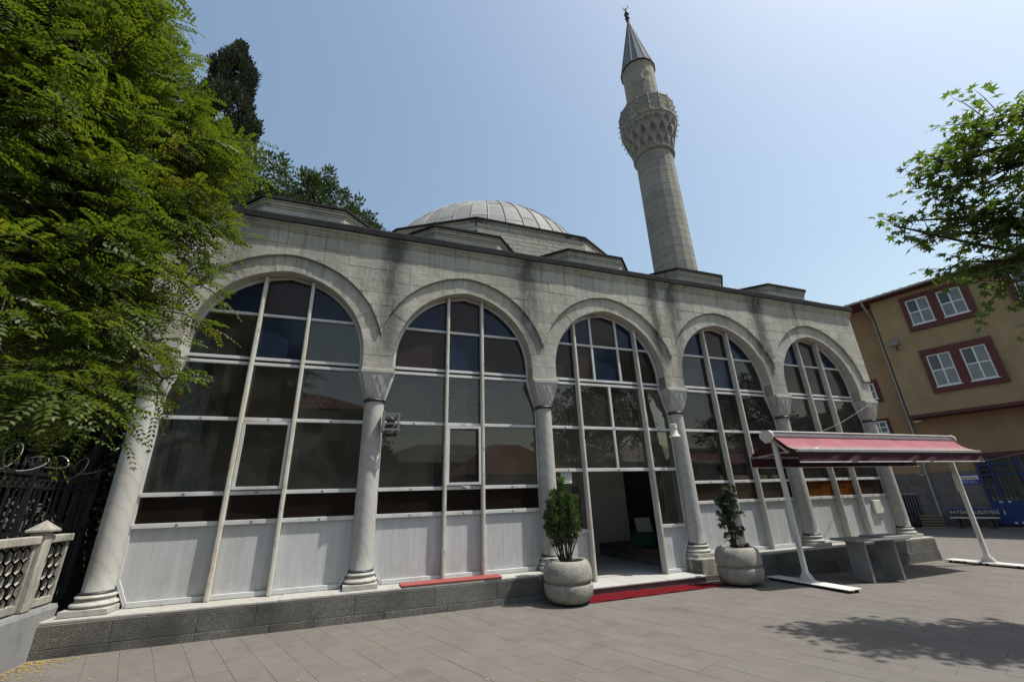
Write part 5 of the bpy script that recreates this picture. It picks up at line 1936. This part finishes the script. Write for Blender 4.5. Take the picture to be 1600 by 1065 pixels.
# fallen yellow leaflets
V = []; F = []
for k in range(620):
    if k < 330:
        x = -.36 + abs(rng.normal()) * .28; y = -.26 - abs(rng.normal()) * .35
        if x > 1.2: continue
    else:
        x = rng.uniform(-.35, 9) ** 1.0; x = -.35 + (rng.uniform(0, 1) ** 2) * 9.5; y = -.25 - rng.uniform(0, 1) * 4.5
    L = rng.uniform(.012, .024); a = rng.uniform(0, 6.28); b = len(V); z = g(x) + .004
    ca, sa = math.cos(a), math.sin(a); w = L * .45
    for (px_, py_, pz_) in ((-L, 0, 0), (0, -w, .003), (L, 0, .006), (0, w, .002)):
        V.append((x + px_ * ca - py_ * sa, y + px_ * sa + py_ * ca, z + pz_))
    F.append((b, b + 1, b + 2, b + 3))
tag(np_mesh('fallen_leaves', V, F, S['fallen']), 'yellow leaflets scattered over the paving below the portico', 'leaves', kind='stuff')

# ================================================================== trees
def norm(a):
    return a / (np.linalg.norm(a, axis=-1, keepdims=True) + 1e-9)


def limb(mb, a, b, r0, r1, rg, sag=.12, n=6, sides=7):
    a = np.array(a, float); b = np.array(b, float)
    L = np.linalg.norm(b - a)
    off = rg.normal(size=3) * L * .06
    pts = []; rad = []
    for k in range(n + 1):
        t = k / n
        p = a + (b - a) * t + off * math.sin(math.pi * t) + np.array([0, 0, sag * L * math.sin(math.pi * t)])
        pts.append(tuple(p)); rad.append(r0 + (r1 - r0) * t ** .8)
    mb.tube(pts, rad, sides)
    return pts


def pinnate(P, D, L, rg, K=8, llen=.15, lw=.42):
    n = len(P)
    Nn = np.tile(np.array([0, 0, 1.0]), (n, 1)) + rg.normal(size=(n, 3)) * .45
    side = norm(np.cross(D, Nn)); up = norm(np.cross(side, D))
    V = []; 
    ts = np.linspace(.14, 1.0, K)
    quads = []
    for ti, t in enumerate(ts):
        pos = P + D * (L * t)[:, None]; pos[:, 2] -= .30 * L * t * t
        tan = D.copy(); tan[:, 2] -= .60 * t; tan = norm(tan)
        for s in ((-1, 1) if ti < K - 1 else (-1, 0, 1)):
            if s == 0: d = tan
            else: d = norm(side * s * .9 + tan * (.35 + .25 * t) + rg.normal(size=(n, 3)) * .12)
            ll = L * llen * (1.05 - .25 * abs(t - .5) * 2) * rg.uniform(.85, 1.1, size=n)
            wv = norm(np.cross(d, up)) * (ll * lw * .5)[:, None]
            tip = pos + d * ll[:, None]; tip[:, 2] -= .12 * ll
            mid = pos + d * (ll * .5)[:, None]
            quads.append(np.stack([pos, mid + wv, tip, mid - wv], 1))
    Q = np.concatenate(quads, 0)
    return Q.reshape(-1, 3)


def twig_leaves(lobes, ntw, nleaf, rg, centre, twl=(.45, .8), droop=.35, inner=.55, mb=None):
    """twigs radiating from lobe centres; returns leaf base points, leaf directions"""
    P = []; D = []
    for (x, y, z, r) in lobes:
        c = np.array([x, y, z])
        m = max(4, int(ntw * r * r + 3))
        for _ in range(m):
            d = rg.normal(size=3); d[2] = d[2] * .8 + .15
            out = c - np.array(centre); out[2] *= .3
            d = norm(norm(d) + norm(out) * .45)
            st = c + norm(rg.normal(size=3)) * r * inner * rg.uniform(.1, 1)
            L = r * rg.uniform(*twl) + .15
            e = st + d * L; e[2] -= droop * L
            if mb is not None:
                mid = (st + e) / 2 + np.array([0, 0, .1 * L])
                mb.tube([tuple(c), tuple(st), tuple(mid), tuple(e)], [.012, .009, .006, .002], 4, False)
            nl = max(4, int(nleaf * L / .6))
            sd = norm(np.cross(d, np.array([0, 0, 1.0]) + rg.normal(size=3) * .2))
            for k in range(nl):
                t = .15 + .85 * (k + rg.uniform(0, .6)) / nl
                p = st + (e - st) * t + np.array([0, 0, .35 * L * t * (1 - t)])
                s = 1 if k % 2 else -1
                dd = norm(sd * s * .85 + d * .6 + np.array([0, 0, rg.uniform(-.25, .35)]) + rg.normal(size=3) * .2)
                if k == nl - 1: dd = norm(e - st)
                P.append(p); D.append(dd)
    return np.array(P), np.array(D)


# --- locust overhanging the court on the left
LOC = [(0.256, -4.665, 5.961, 1.2), (0.40, -4.4, 6.7, 0.85), (0.61, -4.889, 4.813, 1.0), (0.718, -4.437, 5.42, 0.95), (0.86, -4.25, 6.1, 0.55), (1.18, -3.85, 5.95, 0.25),
       (0.838, -4.821, 4.156, 0.9), (1.02, -4.356, 4.646, 0.85), (1.273, -3.966, 5.56, 0.7), (1.42, -3.65, 5.95, 0.28), (0.99, -4.77, 3.517, 0.75), (1.118, -4.372, 3.89, 0.7),
       (1.313, -3.982, 4.697, 0.55), (1.559, -3.353, 4.843, 0.28), (1.224, -4.708, 3.094, 0.55), (1.306, -4.139, 3.586, 0.5), (1.456, -3.622, 4.156, 0.33), (1.294, -5.004, 2.617, 0.45),
       (1.346, -4.553, 2.796, 0.4), (1.445, -3.93, 3.171, 0.33), (1.553, -3.621, 3.014, 0.2), (1.379, -5.017, 2.343, 0.25), (1.457, -4.351, 2.646, 0.25), (0.62, -4.5, 6.9, 0.4),
       (-.6, -4.6, 5.2, 1.2), (-.5, -4.2, 6.9, 1.2), (-.3, -4.9, 3.9, .9), (-1.6, -4.3, 6.3, 1.3), (-2.6, -4.8, 6.5, 1.4), (-.3, -4.2, 7.8, .9), (-1.2, -4.4, 8.3, 1.2),
       (.15, -2.7, 5.9, .9), (-.5, -1.7, 6.4, .8), (-.1, -2.2, 4.9, .6), (-.2, -3.2, 4.6, .8), (.6, -3.4, 5.2, .7)]  # inner lobes added to throw shade on the iron fence
rg = np.random.default_rng(21)
t = thing('locust_tree', (-2.7, -4.4, 0), 'bright feathery-leaved locust tree overhanging the left of the court', 'tree')
mb = MB()
limb(mb, (-2.7, -4.4, -.1), (-2.2, -4.4, 3.0), .24, .17, rg, .0, 8, 10)
hubs = [(-1.4, -4.4, 4.4), (-1.7, -4.3, 6.0), (-.9, -4.6, 3.6), (-.9, -2.6, 5.2)]
for h in hubs: limb(mb, (-2.25, -4.4, 2.6), h, .14, .085, rg, .05, 6, 8)
for (x, y, z, r) in LOC:
    h = min(hubs, key=lambda q: (q[0] - x) ** 2 + (q[1] - y) ** 2 + (q[2] - z) ** 2)
    limb(mb, h, (x, y, z), .05, .012, rg, .05, 6, 6)
P, D = twig_leaves(LOC, 56, 14, rg, (-2.2, -4.4, 5.0), droop=.22, mb=mb)
mb.obj('trunk', S['bark'], t, 60)
Lf = rg.uniform(.17, .27, size=len(P))
V = pinnate(P, D, Lf, rg, 8, .21, .52)
np_mesh('crown', V, np.arange(len(V)).reshape(-1, 4), S['leaf_locust'], t)

# --- plane tree at the right, trunk outside the picture
PLN = [(13.97, -6.42, 7.85, 0.65), (13.5, -6.02, 7.55, 0.8), (13.35, -5.95, 4.9, .6), (13.5, -6.1, 4.3, .5), (13.462, -6.118, 6.774, 0.9), (13.076, -5.733, 6.867, 0.8), (13.317, -5.912, 5.724, 1.0), (12.837, -5.454, 6.478, 0.5),
       (12.926, -5.571, 5.878, 0.7), (12.358, -5.046, 6.192, 0.35), (12.578, -5.206, 5.86, 0.4), (13.032, -5.574, 5.029, 0.8), (12.652, -5.323, 5.23, 0.4), (13.2, -5.80, 4.45, 0.5),
       (13.25, -5.85, 4.0, 0.35), (13.25, -5.6, 7.4, 0.3), (14.6, -7.0, 7.0, 1.2), (14.4, -6.9, 5.4, 1.2), (15.8, -7.2, 6.4, 1.5), (15.2, -7.0, 7.5, 1.2),
       (16.8, -7.8, 7.0, 1.5), (15.5, -7.4, 4.6, 1.1), (14.2, -6.9, 4.2, .7), (12.1, -4.95, 6.1, .22), (12.55, -5.3, 6.9, .35), (13.0, -5.5, 7.3, .4),
       (13.9, -6.5, 6.5, 1.0), (13.75, -6.35, 5.2, .9), (13.3, -7.5, 6.0, .9), (14.5, -8.0, 6.6, 1.2), (13.9, -7.9, 5.2, .9)]
t = thing('plane_tree', (17.2, -8.2, -.15), 'plane tree with lobed leaves reaching in from the right edge', 'tree')
mb = MB()
limb(mb, (17.2, -8.2, -.2), (16.9, -8.0, 4.0), .32, .24, rg, 0, 8, 10)
hubs = [(15.6, -7.3, 5.4), (15.9, -7.2, 7.2), (15.2, -7.1, 4.6)]
for h in hubs: limb(mb, (16.9, -8.0, 3.8), h, .17, .09, rg, .05, 6, 8)
for (x, y, z, r) in PLN:
    h = min(hubs, key=lambda q: (q[0] - x) ** 2 + (q[1] - y) ** 2 + (q[2] - z) ** 2)
    limb(mb, h, (x, y, z), .06, .014, rg, .04, 6, 6)
P, D = twig_leaves(PLN, 32, 9, rg, (16.5, -7.8, 5.5), droop=.12, mb=mb)
mb.obj('trunk', S['bark'], t, 60)
prof = [(180, .10), (118, .30), (95, .72), (70, .36), (42, .92), (20, .46), (0, 1.0), (-20, .46), (-42, .92), (-70, .36), (-95, .72), (-118, .30)]
n = len(P)
Nn = norm(np.tile(np.array([0, 0, 1.0]), (n, 1)) + rg.normal(size=(n, 3)) * .42)
D = norm(D + np.array([0, 0, -.25]))
Sd = norm(np.cross(D, Nn)); Up = norm(np.cross(Sd, D))
sz = rg.uniform(.075, .14, size=n)
pet = D * (sz * .5)[:, None]
vs = []
for a, r_ in prof:
    ca, sa = math.cos(R(a)) * r_, math.sin(R(a)) * r_
    q = P + pet + D * (sz * (ca + .25))[:, None] + Sd * (sz * sa)[:, None] - Up * (sz * .22 * (ca * ca + sa * sa))[:, None]
    vs.append(q)
V = np.stack(vs, 1).reshape(-1, 3)
np_mesh('crown', V, np.arange(len(V)).reshape(-1, len(prof)), S['leaf_plane'], t)


def diamond_leaves(P, D, L, W, rg):
    n = len(P)
    Sd = norm(np.cross(D, rg.normal(size=(n, 3))))
    mid = P + D * (L * .5)[:, None]
    V = np.stack([P, mid + Sd * (W * .5)[:, None], P + D * L[:, None], mid - Sd * (W * .5)[:, None]], 1).reshape(-1, 3)
    return V


def lobe_cloud(lobes, dens, L, W, rg, up=.2, shell=.55):
    P = []; D = []
    for (x, y, z, r) in lobes:
        m = int(dens * r * r)
        # small clumps inside the lobe give gaps and light and dark spots
        nc = max(5, int(26 * r))
        cd = norm(rg.normal(size=(nc, 3))); cr = r * rg.uniform(shell, 1, size=nc)
        cc = np.array([x, y, z]) + cd * cr[:, None] * np.array([1, 1, .85])
        idx = rg.integers(0, nc, size=m)
        d = norm(rg.normal(size=(m, 3)))
        P.append(cc[idx] + d * (r * .26 * rg.uniform(.2, 1, size=m))[:, None])
        dd = norm(d + cd[idx] * .8 + np.array([0, 0, up]) + rg.normal(size=(m, 3)) * .4)
        D.append(dd)
    P = np.concatenate(P); D = np.concatenate(D)
    n = len(P)
    return diamond_leaves(P, D, L * rg.uniform(.7, 1.2, size=n), W * rg.uniform(.8, 1.2, size=n), rg)


def cloud_tree(name, base, label, lobes, dens, L, W, leaf, bark, tr=.3, hub=None, group=None, up=.2):
    t = thing(name, base, label, 'tree', group)
    mb = MB()
    hub = hub or (base[0], base[1], min(l[2] for l in lobes))
    limb(mb, (base[0], base[1], base[2] - .1), hub, tr, tr * .6, rg, 0, 8, 10)
    for (x, y, z, r) in lobes: limb(mb, hub, (x, y, z), tr * .35, .02, rg, .05, 6, 6)
    mb.obj('trunk', S[bark], t, 60)
    V = lobe_cloud(lobes, dens, L, W, rg, up)
    np_mesh('crown', V, np.arange(len(V)).reshape(-1, 4), S[leaf], t)
    return t


# --- broad evergreen beyond the roof
LAU = []
for px_, py_, dz_, r_ in ((-1.0, 8.2, 14.6, 1.5), (.3, 7.6, 13.6, 1.5), (1.2, 8.0, 14.2, 1.2), (2.3, 8.1, 13.2, 1.2), (3.3, 8.4, 12.6, 1.0), (3.9, 8.9, 12.2, .8), (-2.2, 8.0, 13.2, 1.6), (-.6, 7.0, 12.0, 1.6), (1.0, 7.4, 12.0, 1.4), (2.3, 7.9, 11.8, 1.2), (-2.5, 7.2, 11.4, 1.6), (-3.8, 7.4, 13.2, 1.6)):
    LAU.append((px_, py_, dz_, r_))
cloud_tree('laurel_tree', (-1.0, 10.5, 0), 'glossy dark broadleaf tree rising behind the portico roof', LAU, 1500, .19, .075, 'leaf_laurel', 'bark', .4, (-.6, 9.2, 9.0))

# --- cypress
CY = (-3.75, 9.6)
t = thing('cypress_tree', (-3.75, 9.6, 0), 'tall dark narrow cypress standing above the portico roof', 'tree')
mb = MB(); limb(mb, (CY[0], CY[1], -.1), (CY[0], CY[1], 21), .28, .03, rg, 0, 8, 8); mb.obj('trunk', S['bark_dark'], t, 60)
P = []; D = []
for k in range(1500):
    z = rg.uniform(6, 23.4); tt = (z - 6) / 17.4
    rad = 1.6 * (1 - tt ** 6) * (.8 + .2 * math.sin(z * 2.1)) ** 1 * (.75 + .5 * (tt))
    rad = min(rad, 1.6) * rg.uniform(.72, 1.0)
    a = rg.uniform(0, 2 * math.pi)
    c = np.array([CY[0] + rad * math.cos(a), CY[1] + rad * math.sin(a), z])
    m = 46
    d = norm(rg.normal(size=(m, 3)))
    P.append(c + d * rg.uniform(.05, .34, size=(m, 1)) * np.array([.7, .7, 1.3]))
    D.append(norm(d * .5 + np.array([math.cos(a) * .3, math.sin(a) * .3, 1.0])))
P = np.concatenate(P); D = np.concatenate(D)
V = diamond_leaves(P, D, rg.uniform(.14, .26, size=len(P)), rg.uniform(.07, .11, size=len(P)), rg)
np_mesh('crown', V, np.arange(len(V)).reshape(-1, 4), S['leaf_cypress'], t)

# --- dark trees and bushes of the cemetery
cloud_tree('evergreen_tree', (-.95, 2.1, 0), 'dark evergreen tree with its trunk beside the corner column', [(-2.0, 3.2, 5.4, 1.5), (-1.5, 3.0, 6.6, 1.0), (-3.2, 3.4, 6.3, 1.8), (-3.6, 3.0, 4.4, 1.5), (-2.4, 4.4, 8.0, 1.6), (-4.6, 4.6, 7.4, 2.0), (-1.3, 5.2, 8.4, 1.1)],
           1250, .16, .07, 'leaf_shade', 'bark_dark', .17, (-1.05, 2.4, 4.0))
cloud_tree('evergreen_tree', (-5.5, 6.0, 0), 'second dark evergreen tree deeper in the cemetery', [(-5.2, 6.4, 4.0, 1.9), (-7.0, 6.5, 5.5, 2.2), (-3.6, 7.6, 3.8, 1.8), (-5.5, 7.5, 7.5, 2.2), (-8.5, 6, 3.5, 2.2), (-3.2, 4.2, 2.2, 1.2), (-4.8, 4.9, 2.0, 1.5), (-2.2, 6.2, 2.4, 1.3), (-6.6, 5.2, 2.2, 1.7), (-3.4, 8.5, 6.0, 1.8), (-1.6, 8.5, 4.5, 1.5), (-1.66, 2.69, 3.18, 0.80), (-2.65, 3.25, 3.79, 1.00), (-3.17, 2.98, 3.72, 1.10), (-3.41, 3.14, 5.00, 1.20), (-2.70, 3.52, 5.02, 1.10), (-3.42, 3.52, 2.88, 1.00), (-2.94, 4.35, 2.74, 0.80)], 1300, .18, .08, 'leaf_shade', 'bark_dark', .2, (-5.4, 6.2, 3.0))
for k, (x, y, r_, lab) in enumerate(((-2.4, 1.2, .55, 'dark shrub close behind the iron fence'), (-3.6, 1.9, .9, 'wide dark shrub deeper behind the iron fence'), (-1.9, 5.6, 1.1, 'dark bush behind the gravestones'))):
    t = thing('cemetery_shrub', (x, y, 0), lab, 'shrub', 'shrubs in the cemetery')
    lob = [(x, y, r_ * .8, r_ * .8), (x - r_ * .6, y + .2, r_ * .6, r_ * .6), (x + r_ * .5, y + .3, r_ * .65, r_ * .6), (x + .1, y, r_ * 1.4, r_ * .6)]
    V = lobe_cloud(lob, 1500, .11, .05, rg)
    np_mesh('foliage', V, np.arange(len(V)).reshape(-1, 4), S['leaf_shade'], t)
    mb = MB()
    for q in range(4): limb(mb, (x, y, 0), (x + rg.uniform(-.4, .4), y + rg.uniform(-.3, .3), r_ * 1.1), .03, .008, rg, 0, 4, 5)
    mb.obj('stem', S['bark_dark'], t)

# ================================================================== across the court: what the portico glass mirrors
for (x0, x1, y1, hh, nst, lab, mt) in ((-13, 4, -27, 9.0, 3, 'pale plastered town house with rows of windows across the court', 'house_wall'),
                                   (5, 19, -30, 5.2, 1, 'low brown town house beside the pale one across the court', 'cladding'),
                                   (21, 40, -28, 5.0, 1, 'long stone town house at the far corner of the court', 'plinth')):
    oh = thing('town_house', ((x0 + x1) / 2, y1, 0), lab, 'house', 'houses across the court')
    hw_ = MB().box(x0, x1, y1 - 7, y1, -.2, hh).obj('wall', S[mt], oh)
    MB().add([(x0 - .5, y1 + .5, hh), (x1 + .5, y1 + .5, hh), (x1 + .5, y1 - 7.5, hh), (x0 - .5, y1 - 7.5, hh), (x0 + 4, y1 - 3.5, hh + 2), (x1 - 4, y1 - 3.5, hh + 2)], [(0, 1, 5, 4), (1, 2, 5), (2, 3, 4, 5), (3, 0, 4), (3, 2, 1, 0)]).obj('roof', S['tile_roof'] if mt == 'house_wall' else S['cladding'], oh)
    for r_ in range(nst):
        z = 1.2 + r_ * 3.0; x = x0 + 1.2
        while x < x1 - 1.8:
            wn = MB().box(x - .08, x + 1.38, y1 + .005, y1 + .07, z - .08, z + 1.78).obj('window', S['pvc'], hw_)
            MB().box(x, x + .62, y1 + .075, y1 + .10, z, z + 1.7).obj('pane', S['window_dark'], wn)
            MB().box(x + .68, x + 1.3, y1 + .075, y1 + .10, z, z + 1.7).obj('pane', S['window_dark'], wn)
            x += 2.8
ab = thing('corner_block', (52, -6, 0), 'long grey apartment block closing the court beyond the awning', 'building')
aw_ = MB().box(46, 56, -26, -9, -.2, 8.5).obj('wall', S['cladding'], ab)
MB().box(45.8, 56.2, -26.2, -8.8, 8.5, 8.8).obj('roof', S['roof_sheet'], ab)
for r_ in range(2):
    for k in range(5):
        y = -24.6 + k * 3.2; z = 1.2 + r_ * 3.1
        wn = MB().box(45.93, 45.995, y - .08, y + 1.38, z - .08, z + 1.7).obj('window', S['pvc'], aw_)
        MB().box(45.90, 45.925, y, y + 1.3, z, z + 1.62).obj('pane', S['window_dark'], wn)
kk = thing('fountain_kiosk', (12.5, -17, 0), 'small kiosk with a hipped red tile roof across the court', 'kiosk')
MB().box(9.5, 15.5, -20, -15, -.1, 3.2).obj('wall', S['drum'], kk)
MB().add([(9.0, -14.5, 3.2), (16, -14.5, 3.2), (16, -20.5, 3.2), (9, -20.5, 3.2), (11.5, -17.5, 5.2), (13.5, -17.5, 5.2)], [(0, 1, 5, 4), (1, 2, 5), (2, 3, 4, 5), (3, 0, 4), (3, 2, 1, 0)]).obj('roof', S['tile_roof'], kk)
MB().box(11.8, 13.0, -14.99, -14.95, 0, 2.2).obj('door', S['dark_wood'], kk)
cloud_tree('court_tree', (3.6, -21, 0), 'round leafy tree in front of the town house', [(3.6, -21, 5.2, 1.8), (4.8, -21.2, 4.2, 1.5), (2.4, -20.8, 4.4, 1.5), (3.6, -21, 6.6, 1.3)], 420, .26, .14, 'leaf_laurel', 'bark', .2, (3.6, -21, 3.4), 'trees across the court')
cloud_tree('court_tree', (19, -20, -.15), 'tall spreading tree beside the kiosk', [(19, -20, 6.5, 2.4), (21, -20.2, 5.4, 2.0), (17.2, -19.8, 5.6, 1.9), (19, -20, 8.6, 1.8)], 300, .3, .16, 'leaf_laurel', 'bark', .25, (19, -20, 4), 'trees across the court')
cloud_tree('court_tree', (30, -14, -.15), 'broad tree beyond the awning side of the court', [(30, -14, 6, 2.6), (32, -13.8, 5.2, 2.2), (28, -14.2, 5.4, 2.1), (30, -14, 8.3, 2.0)], 260, .32, .17, 'leaf_laurel', 'bark', .25, (30, -14, 4), 'trees across the court')
